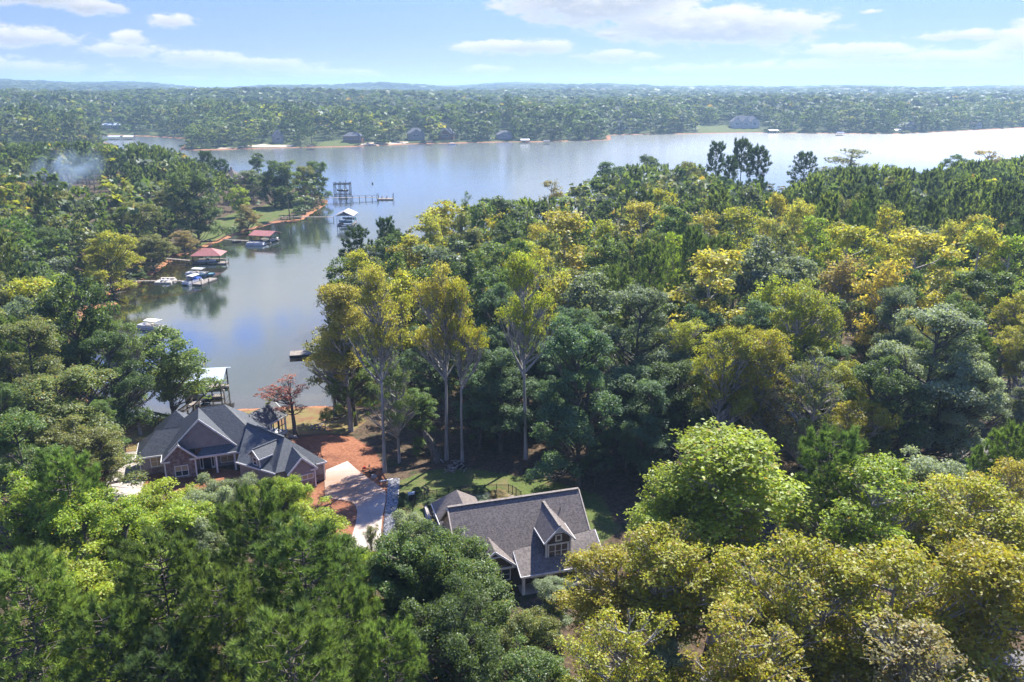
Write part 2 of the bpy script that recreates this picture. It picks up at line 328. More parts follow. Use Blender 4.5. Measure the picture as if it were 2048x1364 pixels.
BEACH = [np.array([(-300, 823), (-255, 846), (-225, 850), (-228, 860), (-262, 862)], float), np.array([(-165, 873), (-150, 881), (-113, 911), (-118, 920), (-160, 893)], float)]

# ------------------------------------------------------------------ ground sheet
def polar_grid(rs, az):
    RR, AA = np.meshgrid(rs, az, indexing='ij'); x = (RR * np.sin(AA)).ravel(); y = (RR * np.cos(AA)).ravel()
    nr, na = len(rs), len(az); i = np.arange((nr - 1) * (na - 1)); a = i // (na - 1) * na + i % (na - 1)
    return x, y, np.stack([a, a + 1, a + na + 1, a + na], 1)
rs = [22.0]
while rs[-1] < 340: rs.append(rs[-1] * 1.0068)
while rs[-1] < 1400: rs.append(rs[-1] * 1.012)
while rs[-1] < 17000: rs.append(rs[-1] * 1.045)
GX, GY, GQ = polar_grid(np.array(rs), np.linspace(R(-47), R(47), 210))
GSD = poly_sd(LAKE, GX, GY); GZ = terr(GX, GY, GSD)
def mask(poly, soft): return 1 - sstep(-soft, soft, poly_sd(poly, GX, GY))
mk = np.zeros((len(GX), 4), np.float32)
mk[:, 0] = mask(DIRT, 1.2)
mk[:, 1] = np.maximum.reduce([mask(LAWN, 1.5), mask(PLAWN, 3), mask(FLAWN, 8), mask(FLAWN2, 8), mask(FLAWN3, 5), mask(FLAWN4, 5)])
mk[:, 2] = mask(DRYG, 1.5)
mk[:, 3] = np.maximum.reduce([mask(b, 4) for b in BEACH])
def ground_mat():
    m = bpy.data.materials.new('ground'); m.use_nodes = True; k = NT(m.node_tree); b = k.n['Principled BSDF']
    at_ = k.new('ShaderNodeAttribute', attribute_name='cover'); sp = k.new('ShaderNodeSeparateColor'); k.link(at_.outputs['Color'], sp.inputs[0])
    sh = k.new('ShaderNodeAttribute', attribute_name='shore').outputs['Fac']
    geo = k.new('ShaderNodeNewGeometry'); pos = geo.outputs['Position']
    n1 = k.noise(pos, .35, 5, .65); n2 = k.noise(pos, 2.2, 4, .65); n3 = k.noise(pos, .02, 4, .6)
    jit = k.math('MULTIPLY', k.math('SUBTRACT', n1, .5), .9)
    forest = k.mix(k.smooth(n2, .35, .65), (.055, .04, .026, 1), (.13, .09, .06, 1))
    forest = k.mix(k.smooth(n1, .52, .68), forest, (.035, .05, .018, 1))
    wood = k.mix(k.smooth(n3, .35, .65), (.032, .05, .018, 1), (.07, .085, .03, 1))
    rr = k.new('ShaderNodeVectorMath', operation='LENGTH'); k.link(pos, rr.inputs[0])
    c = k.mix(k.smooth(rr.outputs['Value'], 500, 900), forest, wood)
    dry = k.mix(k.smooth(n2, .35, .65), (.22, .155, .075, 1), (.17, .16, .055, 1)); dry = k.mix(k.smooth(n1, .45, .62), dry, (.19, .105, .055, 1))
    lawn = k.mix(k.smooth(n2, .3, .7), (.062, .098, .024, 1), (.115, .14, .04, 1)); lawn = k.mix(k.smooth(n1, .48, .7), lawn, (.15, .125, .06, 1))
    dirt = k.mix(k.smooth(n2, .3, .7), (.21, .082, .042, 1), (.33, .15, .085, 1)); dirt = k.mix(k.smooth(k.noise(pos, .12, 4, .6), .45, .65), dirt, (.15, .062, .036, 1))
    clay = k.mix(k.smooth(n2, .35, .65), (.27, .105, .05, 1), (.40, .21, .12, 1))
    sand = (.55, .44, .33, 1)
    c = k.mix(k.smooth(k.math('ADD', sp.outputs[2], jit), .35, .65), c, dry)
    c = k.mix(k.smooth(k.math('ADD', sp.outputs[1], jit), .35, .65), c, lawn)
    c = k.mix(k.smooth(k.math('ADD', sh, k.math('MULTIPLY', jit, 5)), 3.2, 1.2), c, clay)
    c = k.mix(k.smooth(k.math('ADD', at_.outputs['Alpha'], k.math('MULTIPLY', jit, .5)), .35, .65), c, sand)
    c = k.mix(k.smooth(k.math('ADD', sp.outputs[0], k.math('MULTIPLY', jit, .7)), .35, .65), c, dirt)
    k.link(c, b.inputs['Base Color']); b.inputs['Roughness'].default_value = .95; b.inputs['Specular IOR Level'].default_value = .15
    bp = k.new('ShaderNodeBump'); bp.inputs['Strength'].default_value = .7; bp.inputs['Distance'].default_value = .15; k.link(k.noise(pos, 3.0, 5, .7), bp.inputs['Height']); k.link(bp.outputs[0], b.inputs['Normal'])
    return m
gme = mesh_np('ground', np.stack([GX, GY, GZ], 1), GQ, attrs={'cover': ('FLOAT_COLOR', mk), 'shore': ('FLOAT', GSD)}, mat=ground_mat(), smooth=True)
tag(link('ground', gme), 'wooded ground of red clay, lawn and leaf litter round the lake', kind='structure')

# ------------------------------------------------------------------ lake surface
def water_mat():
    m = bpy.data.materials.new('lake_water'); m.use_nodes = True; k = NT(m.node_tree); k.n.clear(); out = k.new('ShaderNodeOutputMaterial')
    dep = k.new('ShaderNodeAttribute', attribute_name='depth').outputs['Fac']
    geo = k.new('ShaderNodeNewGeometry'); pos = geo.outputs['Position']
    rr = k.new('ShaderNodeVectorMath', operation='LENGTH'); k.link(pos, rr.inputs[0]); dist = rr.outputs['Value']
    fac = k.math('SUBTRACT', 1.0, k.math('EXPONENT', k.math('MULTIPLY', dep, -1.8)))
    tp = k.new('ShaderNodeBsdfTransparent'); tp.inputs[0].default_value = (.92, .76, .55, 1)
    df = k.new('ShaderNodeBsdfDiffuse'); k.link(k.mix(k.smooth(dep, .05, .7), (.10, .065, .035, 1), (.030, .042, .028, 1)), df.inputs[0])
    body = k.new('ShaderNodeMixShader'); k.link(fac, body.inputs[0]); k.link(tp.outputs[0], body.inputs[1]); k.link(df.outputs[0], body.inputs[2])
    gl = k.new('ShaderNodeBsdfGlossy'); gl.inputs[0].default_value = (.93, .95, .96, 1)
    k.link(k.smooth(dist, 150, 900, .07, .19), gl.inputs['Roughness'])
    v1 = k.vmath('MULTIPLY', pos, (.55, 1.3, 1)); v2 = k.vmath('MULTIPLY', pos, (.05, .16, 1))
    patch = k.smooth(k.noise(k.vmath('MULTIPLY', pos, (.006, .014, 1)), 1.0, 3, .6), .38, .62, .35, 1.0)
    hgt = k.math('ADD', k.math('MULTIPLY', k.noise(v1, 1.0, 3, .55), .35), k.math('MULTIPLY', k.noise(v2, 1.0, 2, .5), .9))
    bp = k.new('ShaderNodeBump'); bp.inputs['Distance'].default_value = .12; k.link(k.math('MULTIPLY', patch, k.smooth(dist, 120, 700, .16, .58)), bp.inputs['Strength']); k.link(hgt, bp.inputs['Height']); k.link(bp.outputs[0], gl.inputs['Normal'])
    fr = k.new('ShaderNodeFresnel'); fr.inputs[0].default_value = 3.0
    ms = k.new('ShaderNodeMixShader'); k.link(k.math('MULTIPLY', fr.outputs[0], 1.45, clamp=True), ms.inputs[0]); k.link(body.outputs[0], ms.inputs[1]); k.link(gl.outputs[0], ms.inputs[2]); k.link(ms.outputs[0], out.inputs[0])
    return m
WX, WY, WQ = polar_grid(np.concatenate([np.geomspace(120, 500, 200), np.geomspace(505, 4200, 80)]), np.linspace(R(-46), R(46), 230))
wsd = poly_sd(LAKE, WX, WY); wz = terr(WX, WY, wsd); keep = (wz[WQ] < .25).any(1); WQ = WQ[keep]
use = np.unique(WQ); remap = np.full(len(WX), -1); remap[use] = np.arange(len(use))
wme = mesh_np('lake_water', np.stack([WX[use], WY[use], np.zeros(len(use))], 1), remap[WQ], attrs={'depth': ('FLOAT', np.maximum(-wz[use], 0))}, mat=water_mat(), smooth=True)
tag(link('lake_water', wme), 'calm lake with a green cove and glittering far water', kind='structure')

# ------------------------------------------------------------------ haze
hm = bpy.data.materials.new('haze'); hm.use_nodes = True; kk = NT(hm.node_tree); kk.n.clear(); ho = kk.new('ShaderNodeOutputMaterial'); pv = kk.new('ShaderNodeVolumePrincipled')
pv.inputs['Color'].default_value = (.50, .75, 1.0, 1); pv.inputs['Density'].default_value = HAZE; pv.inputs['Anisotropy'].default_value = .25; kk.link(pv.outputs[0], ho.inputs['Volume'])
hz = MB().box(-13500, 13500, -40, 17600, -12, 175).build('haze', hm); tag(hz, 'pale blue haze over the far shore and hills', kind='stuff')

# ------------------------------------------------------------------ tree shapes
def norm(a): return a / np.maximum(np.linalg.norm(a, axis=-1, keepdims=True), 1e-9)
def rand_dir(g, n): return norm(g.normal(size=(n, 3)))
def leaf_quads(g, c, nrm, size, asp=.62):
    n = len(c); t = norm(np.cross(nrm, rand_dir(g, n))); b = np.cross(nrm, t)
    s = (size * g.uniform(.65, 1.35, n))[:, None]
    droop = nrm * s * .12
    v = np.stack([c - t * s * .5 - droop, c + b * s * asp * .5, c + t * s * .5 - droop, c - b * s * asp * .5], 1).reshape(-1, 3)
    return v, np.arange(n * 4).reshape(-1, 4)
class Wood:
    def __init__(s): s.v = []; s.q = []; s.n = 0
    def tube(s, P, r, sides=6):
        P = np.asarray(P, float); m = len(P); d = norm(np.gradient(P, axis=0)); up = np.where(np.abs(d[:, 2:3]) < .9, [[0, 0, 1.]], [[1., 0, 0]])
        a = norm(np.cross(d, up)); b = np.cross(d, a); th = np.arange(sides) * 2 * np.pi / sides
        v = P[:, None] + (a[:, None] * np.cos(th)[None, :, None] + b[:, None] * np.sin(th)[None, :, None]) * np.asarray(r)[:, None, None]
        i = np.arange(m - 1)[:, None] * sides; k = np.arange(sides); k2 = (k + 1) % sides
        s.q.append(np.stack([i + k, i + k2, i + sides + k2, i + sides + k], 2).reshape(-1, 4) + s.n); s.v.append(v.reshape(-1, 3)); s.n += m * sides
    def get(s): return np.concatenate(s.v), np.concatenate(s.q)
LOD = {'near': (96, 34, 12, .255), 'mid': (64, 15, 9, .47), 'low': (30, 5, 5, 1.1), 'far': (11, 2, 4, 2.5)}
def decid(kind, lod, seed):
    """broad-leaved tree, 20 m high with a 5 m crown radius: trunk with limbs, crown of leaf sprays in uneven clumps"""
    g = np.random.default_rng(seed); nc, ns, nl, ls = LOD[lod]; H, Rr = 20.0, 5.0; W = Wood(); wide = kind == 'wideoak'
    if wide: kind = 'oak'; Rr = 10.0; nc = int(nc * (1.6 if lod == 'near' else 2.3))
    base = {'oak': .2 if lod == 'near' else .06, 'poplar': .36 if lod == 'near' else .26, 'sparse': .3, 'tallpop': .5, 'bush': .03, 'dogwood': .48}[kind]; base += g.uniform(-.03, .03)
    if kind in ('sparse', 'tallpop'): ns = int(ns * (.30 if kind == 'sparse' else .27))
    if kind == 'poplar': ns = int(ns * .52)
    if kind == 'dogwood': nc, ns, nl, ls = 40, 6, 6, .48
    sides = {'near': 8, 'mid': 6, 'low': 4, 'far': 3}[lod]
    lean = g.normal(size=2) * .5; tz = np.linspace(-.6, H * .93, 9); tn = tz / H
    trunk = np.stack([lean[0] * tn ** 2 + .18 * np.sin(tn * 5 + seed), lean[1] * tn ** 2 + .18 * np.cos(tn * 4 + seed), tz], 1)
    tr = (.34 if kind != 'dogwood' else .5) * (1 - tn * .9).clip(.05) ; tr[0] *= 1.35
    W.tube(trunk, tr, sides)
    tp = lambda z: np.stack([np.interp(z, tz, trunk[:, i]) for i in range(3)], -1)
    # lopsided crown outline
    lob = g.uniform(.72, 1.12, 7); lobz = g.uniform(.8, 1.1, 5)
    # the crown is a handful of big uneven lobes, each carrying clumps
    nlob = {'oak': 11, 'poplar': 12, 'sparse': 11, 'tallpop': 11, 'bush': 5, 'dogwood': 5}[kind] if lod != 'far' else 3
    zb, zt = H * base, H
    la = np.arange(nlob) * 2.39996 + g.uniform(0, 6.28) + g.normal(size=nlob) * .35; lw_ = g.uniform(.5, 1.5, nlob); lt = np.linspace(.06 if kind == 'oak' else .12, .8, nlob) + g.normal(size=nlob) * .07
    wid = {'oak': .48, 'poplar': .50, 'sparse': .52, 'tallpop': .46, 'bush': .4, 'dogwood': .5}[kind]
    lc = np.stack([np.cos(la) * Rr * wid * lw_ * (1.1 - .85 * lt ** 2), np.sin(la) * Rr * wid * lw_ * (1.1 - .85 * lt ** 2), zb + (zt - zb) * lt], 1)
    lr = Rr * g.uniform(.38, .68, nlob); lh = np.minimum((zt - zb) * g.uniform(.2, .3, nlob), lr * 1.75)
    if kind in ('poplar', 'sparse', 'tallpop'): lr *= .82; lh = np.minimum((zt - zb) * g.uniform(.17, .27, nlob), lr * 2.3)
    if wide:
        nlob = 26; la = np.arange(nlob) * 2.39996 + g.normal(size=nlob) * .3; lt = g.permutation(np.linspace(.05, .84, nlob)); lt[-1] = .84; rl = Rr * np.sqrt(g.uniform(.02, 1, nlob)) * np.sqrt(np.clip(1.0 - (np.maximum(lt - .25, 0) / .68) ** 2, .05, 1)) * .78
        lc = np.stack([np.cos(la) * rl, np.sin(la) * rl, zb + (zt - zb) * lt], 1); lr = Rr * g.uniform(.22, .36, nlob); lh = lr * g.uniform(.8, 1.1, nlob)
    lc[-1, :2] *= .35; lc[-1, 2] = zt - lh[-1] * .95
    lc[:, :2] += np.stack([np.interp(lc[:, 2], tz, trunk[:, i]) for i in range(2)], 1)
    lw = lr ** 2 / (lr ** 2).sum(); li = g.choice(nlob, nc, p=lw); dv = rand_dir(g, nc); dv[:, 2] = np.where(dv[:, 2] < -.3, -dv[:, 2] * .8, dv[:, 2]); rr = .5 + .56 * g.uniform(size=nc) ** .7; far_ = g.uniform(size=nc) < (.2 if kind in ('poplar', 'sparse', 'tallpop') else .1); rr = np.where(far_, rr * 1.2, rr)
    cc = lc[li] + dv * rr[:, None] * np.stack([lr[li], lr[li], lh[li]], 1); 
    cr = (Rr if not wide else 6.0) * g.uniform(.13, .27, nc)
    cc[:, 2] = np.minimum(cc[:, 2], H - cr * .85 - .15); cz = cc[:, 2]
    t = ((cz - zb) / (zt - zb)).clip(0, 1); ax = tp(np.minimum(cz, H * .9)); rad = np.hypot(cc[:, 0] - ax[:, 0], cc[:, 1] - ax[:, 1])
    if lod in ('low', 'far'): cr *= 1.25
    if lod == 'far': cr *= 1.15
    if kind == 'sparse': cr *= .85
    nlimb = {'near': nc, 'mid': nc // 2, 'low': 5, 'far': 0}[lod]
    for i in range(nlimb):
        j = i * nc // max(nlimb, 1); z0 = max(H * base * .8, cz[j] - rad[j] * g.uniform(.5, .95) - .6); a = tp(np.array(min(z0, H * .88)))
        m = (a + cc[j]) / 2 + np.array([0, 0, -.25 * rad[j] * .4]) + g.normal(size=3) * .2; r0 = .05 + .022 * rad[j]
        W.tube([a, m, cc[j], cc[j] + norm(cc[j] - a) * cr[j] * .5], [r0, r0 * .7, r0 * .4, .02], max(3, sides - 3))
        if lod == 'near':
            for q in range(4):
                e = cc[j] + rand_dir(g, 1)[0] * cr[j] * np.array([1.15, 1.15, .95]); W.tube([m, (m + e) / 2 + g.normal(size=3) * .1, e], [r0 * .5, r0 * .35, .018], 3)
    # leaf sprays sit on the clumps, leaves round each spray
    w = cr ** 2; w = w / w.sum(); ci = g.choice(nc, nc * ns, p=w); d = rand_dir(g, nc * ns); d[:, 2] = np.where(d[:, 2] < -.35, -d[:, 2], d[:, 2])
    sc = cc[ci] + d * (cr[ci] * (.62 + .42 * g.uniform(size=len(ci)) ** .6))[:, None] * np.array([1, 1, .78])
    sr = {'near': .42, 'mid': .62, 'low': 1.0, 'far': 1.6}[lod]
    si = np.repeat(np.arange(len(sc)), nl); n = len(si); o = g.normal(size=(n, 3)) * np.array([.6, .6, .36]) * sr
    c = sc[si] + o; fz_ = .3 if lod == 'far' else .45 if lod == 'low' else .62; nr = norm(d[si] * .7 + np.array([0, 0, .65]) + g.normal(size=(n, 3)) * fz_)
    v, q = leaf_quads(g, c, nr, ls)
    ctone = g.uniform(.2, .8, nc); stone = g.uniform(-.18, .18, len(sc)); tone = (ctone[ci][si] * .7 + .15 + stone[si] + g.uniform(-.16, .16, n)).clip(0, 1)
    if lod == 'far': tone = .5 + (tone - .5) * .45
    return W.get(), (v, q, None), np.repeat(tone, 4)
def pine(lod, seed, tall=False):
    g = np.random.default_rng(seed); H, Rr = 20.0, 5.0; W = Wood(); sides = {'near': 8, 'mid': 6, 'low': 4, 'far': 3}[lod]
    base = .62 if tall else .2; nb, nt, nn, nlen, nw = {'near': (96, 21, 21, .62, .068), 'mid': (70, 13, 10, .85, .17), 'low': (36, 7, 7, 1.35, .36), 'far': (22, 3, 5, 2.1, .8)}[lod]
    if tall: nb = int(nb * .7)
    tz = np.linspace(-.6, H * .97, 8); tn = tz / H; ln = g.normal(size=2) * .35
    trunk = np.stack([ln[0] * tn ** 2, ln[1] * tn ** 2, tz], 1); W.tube(trunk, .30 * (1 - tn * .93).clip(.04), sides)
    tp = lambda z: np.stack([np.interp(z, tz, trunk[:, i]) for i in range(3)], -1)
    T, D = [], []
    for i in range(nb):
        t = ((i + g.uniform()) / nb) ** .85; z = H * (base + (1 - base) * t * .98); an = i * 2.39996 + g.normal() * .3
        L = Rr * max(.16, 1 - (abs(t - .38) / .68) ** 2.6) ** .62 * g.uniform(.68, 1.05) * (.75 + .25 * min(1, t * 4)) * (.8 if tall else 1)
        up = .12 + .75 * t + g.normal() * .1; a = tp(np.array(z)); dr = np.array([math.cos(an), math.sin(an), up * .55]); e = a + dr * L; e[2] -= .06 * L * L * (1 - t) * .3
        mid = a + dr * L * .5 + np.array([0, 0, -.05 * L])
        if lod != 'far' and (lod != 'low' or i % 2 == 0): W.tube([a, mid, e], [.03 + .012 * L, .02 + .007 * L, .012], max(3, sides - 4))
        s = g.uniform(.35, 1.03, nt) ** .75; p = a[None] + (e - a)[None] * s[:, None]; side = np.array([-math.sin(an), math.cos(an), 0])
        p = p + side[None] * (g.normal(size=nt) * .30 * L * (1.08 - s) )[:, None] + np.array([0, 0, 1])[None] * g.normal(size=nt)[:, None] * .26
        T.append(p); dd = norm(np.array([math.cos(an), math.sin(an), .0])[None] * .55 + np.array([0, 0, 1.0])[None] + g.normal(size=(nt, 3)) * .22); D.append(dd)
    T = np.concatenate(T); D = np.concatenate(D); n = len(T); ti = np.repeat(np.arange(n), nn)
    nd = norm(D[ti] * .9 + g.normal(size=(n * nn, 3)) * .40); L = nlen * g.uniform(.75, 1.2, n * nn)[:, None]; sd = norm(np.cross(nd, rand_dir(g, n * nn)))
    c = T[ti]; v = np.stack([c - sd * nw * .5, c + sd * nw * .5, c + nd * L], 1).reshape(-1, 3)
    tone = (np.repeat(g.uniform(-.1, 1.1, n), nn) + g.uniform(-.1, .1, n * nn)).clip(0, 1)
    return W.get(), (v, None, np.arange(n * nn * 3).reshape(-1, 3)), np.repeat(tone, 3)
PROTO = {}; RAW = {}
NVAR = {('wideoak', 'near'): 1, ('wideoak', 'mid'): 3, ('wideoak', 'low'): 2, ('oak', 'near'): 3, ('poplar', 'near'): 3, ('pine', 'near'): 3, ('oak', 'mid'): 5, ('poplar', 'mid'): 4, ('pine', 'mid'): 4, ('tallpine', 'mid'): 3, ('sparse', 'mid'): 2, ('sparse', 'near'): 3, ('tallpop', 'near'): 3, ('tallpop', 'mid'): 1, ('dogwood', 'mid'): 1, ('dogwood', 'near'): 1, ('bush', 'mid'): 2, ('bush', 'near'): 2, ('tallpine', 'near'): 1,
        ('oak', 'low'): 5, ('poplar', 'low'): 4, ('pine', 'low'): 4, ('tallpine', 'low'): 3, ('sparse', 'low'): 2, ('bush', 'low'): 2, ('oak', 'far'): 4, ('poplar', 'far'): 2, ('pine', 'far'): 3}
def raw(kind, lod, i):
    i = i % NVAR[(kind, lod)]; key = (kind, lod, i)
    if key not in RAW:
        sd = abs(hash((len(kind) * 7 + ord(kind[0]) * 31 + ord(lod[0]) * 131 + i * 17))) % 100000
        RAW[key] = pine(lod, sd, kind == 'tallpine') if 'pine' in kind else decid(kind, lod, sd)
    return RAW[key]
def proto(kind, lod, i):
    i = i % NVAR[(kind, lod)]; key = (kind, lod, i)
    if key not in PROTO:
        (wv, wq), (lv, lq, lt), tone = raw(kind, lod, i)
        bark = BARKP if kind in ('poplar', 'sparse', 'tallpop') and lod != 'far' else BARK
        PROTO[key] = (mesh_np('trunk', wv, wq, mat=bark, smooth=True), mesh_np('crown', lv, lq, lt, attrs={'tone': ('FLOAT', tone)}, mat=NEEDLE if 'pine' in kind else LEAF))
    return PROTO[key]
COL = {'dark': (.080, .125, .038, .0), 'mid': (.105, .16, .042, .03), 'olive': (.155, .18, .06, .05), 'lime': (.23, .30, .035, .07), 'yellowgreen': (.26, .29, .035, .10), 'yellow': (.30, .30, .055, .10),
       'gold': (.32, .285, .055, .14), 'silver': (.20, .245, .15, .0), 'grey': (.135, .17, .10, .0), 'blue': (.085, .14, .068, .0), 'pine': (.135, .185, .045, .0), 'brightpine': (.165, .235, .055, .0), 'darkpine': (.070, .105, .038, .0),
       'rust': (.26, .225, .09, .15), 'red': (.30, .12, .10, .0), 'autumn': (.265, .27, .028, .20), 'brown': (.22, .195, .085, .20)}
NAMES = {'oak': 'broadleaf_tree', 'wideoak': 'broadleaf_tree', 'poplar': 'poplar_tree', 'pine': 'pine_tree', 'tallpine': 'pine_tree', 'sparse': 'thin_leaved_tree', 'tallpop': 'poplar_tree', 'bush': 'shrub', 'dogwood': 'dogwood_tree'}
PLACED = []   # x, y, crown radius
def plant(x, y, z, h, r, kind, colk, lod, label, group=None, i=None):
    i = random.randrange(60) if i is None else i
    if (kind, lod) not in NVAR: kind = {'tallpine': 'pine', 'sparse': 'poplar', 'bush': 'oak', 'dogwood': 'oak'}[kind]
    if kind == 'oak' and r / h > .34: kind = 'wideoak'
    r0 = 10.0 if kind == 'wideoak' else 5.0; tm, cm = proto(kind, lod, i)
    root = empty(NAMES[kind], (x, y, z), random.uniform(0, 6.28), label, 'shrub' if kind == 'bush' else 'tree', group); root.scale = (r / r0, r / r0, h / 20.0)
    t = link('trunk', tm, root); c = link('crown', cm, root); cl = COL[colk]; jt = random.uniform(.9, 1.12)
    c.color = (cl[0] * jt * random.uniform(.93, 1.07), cl[1] * jt, cl[2] * jt, cl[3] * random.uniform(.7, 1.2))
    PLACED.append((x, y, r)); return root
def lod_of(d): return 'near' if d < 132 else 'mid' if d < 620 else 'low'
def top_place(px, py, h):
    z = 5.0
    for _ in range(9):
        p = at(px, py, z + h); z = float(terr(np.array([p[0]]), np.array([p[1]]))[0]); z = max(z, 0.1)
    return p[0], p[1], z
def tree(px, py, h, hw, kind, colk, label, bx=None, group=None):
    """a tree whose top stands at photograph pixel (px, py); bx is its base pixel where the photo shows the foot"""
    if bx is not None:
        g = ground(*bx); x, y, z = g; dr = ray(px, py); h = CAMH + dr[2] * (y / dr[1]) - z
    else: x, y, z = top_place(px, py, h)
    dd = math.hypot(y, CAMH - z - h); r = hw * dd / F
    return plant(x, y, z, h, r, kind, colk, lod_of(y), label, group)
# ------------------------------------------------------------------ building helpers
CONC = principled('concrete', (.36, .32, .28), .85, .12, .5, .15, 6, col2=(.45, .41, .37))
def lerp3(a, b, t): return tuple(a[i] + (b[i] - a[i]) * t for i in range(3))
def fascia(root, edges, mat=None, w=.10, h=.24, name='fascia', drop=.13):
    for p, q in edges:
        p, q = Vector(p) - Vector((0, 0, drop)), Vector(q) - Vector((0, 0, drop)); MB().bar(p, q, w, h).build(name, mat or WHITE, root)
def window(root, cx, cy, z0, w, h, ang, cols=2, rows=2, pane=None, frame=.11, name='window'):
    """a window whose outer face looks along direction ang (radians, local); frame with sash bars and panes"""
    d = Vector((math.cos(ang), math.sin(ang), 0)); s = Vector((-d.y, d.x, 0)); o = Vector((cx, cy, z0)); fb = MB()
    def bx(a0, a1, b0, b1, t0, t1): return [o + s * a + Vector((0, 0, b)) + d * t for t in (t0, t1) for a, b in ((a0, b0), (a1, b0), (a1, b1), (a0, b1))]
    FQ = [(0, 1, 2, 3), (7, 6, 5, 4), (0, 4, 5, 1), (1, 5, 6, 2), (2, 6, 7, 3), (3, 7, 4, 0)]
    def fr(a0, a1, b0, b1, t0=.004, t1=.075): fb.add(bx(a0, a1, b0, b1, t0, t1), FQ)
    fr(-w / 2, -w / 2 + frame, 0, h); fr(w / 2 - frame, w / 2, 0, h); fr(-w / 2 + frame, w / 2 - frame, 0, frame); fr(-w / 2 + frame, w / 2 - frame, h - frame, h)
    iw = (w - 2 * frame) / cols; ih = (h - 2 * frame) / rows
    for i in range(1, cols): fr(-w / 2 + frame + i * iw - .045, -w / 2 + frame + i * iw + .045, frame, h - frame, .006, .07)
    for c in range(cols):
        for j in range(1, rows): fr(-w / 2 + frame + c * iw + .045, -w / 2 + frame + (c + 1) * iw - .045, frame + j * ih - .028, frame + j * ih + .028, .008, .06)
    f = fb.build(name, WHITE, root)
    for i in range(cols):
        for j in range(rows):
            a0 = -w / 2 + frame + i * iw; b0 = frame + j * ih; pm = MB(); pm.add(bx(a0 + .01, a0 + iw - .01, b0 + .01, b0 + ih - .01, .01, .035), FQ)
            pm.build('pane', (pane[j] if isinstance(pane, (list, tuple)) else pane) or GLASS, f)
    return f
def wall(root, pts, t, mat, name='wall'):
    """upright wall panel from a closed outline; thickness goes inwards (away from the outline's front)"""
    return MB().slab(pts, t, n=wall_n(pts)).build(name, mat, root)
def wall_n(pts):
    a, b = Vector(pts[0]), Vector(pts[1]); d = (b - a); n = Vector((d.y, -d.x, 0)).normalized(); return n

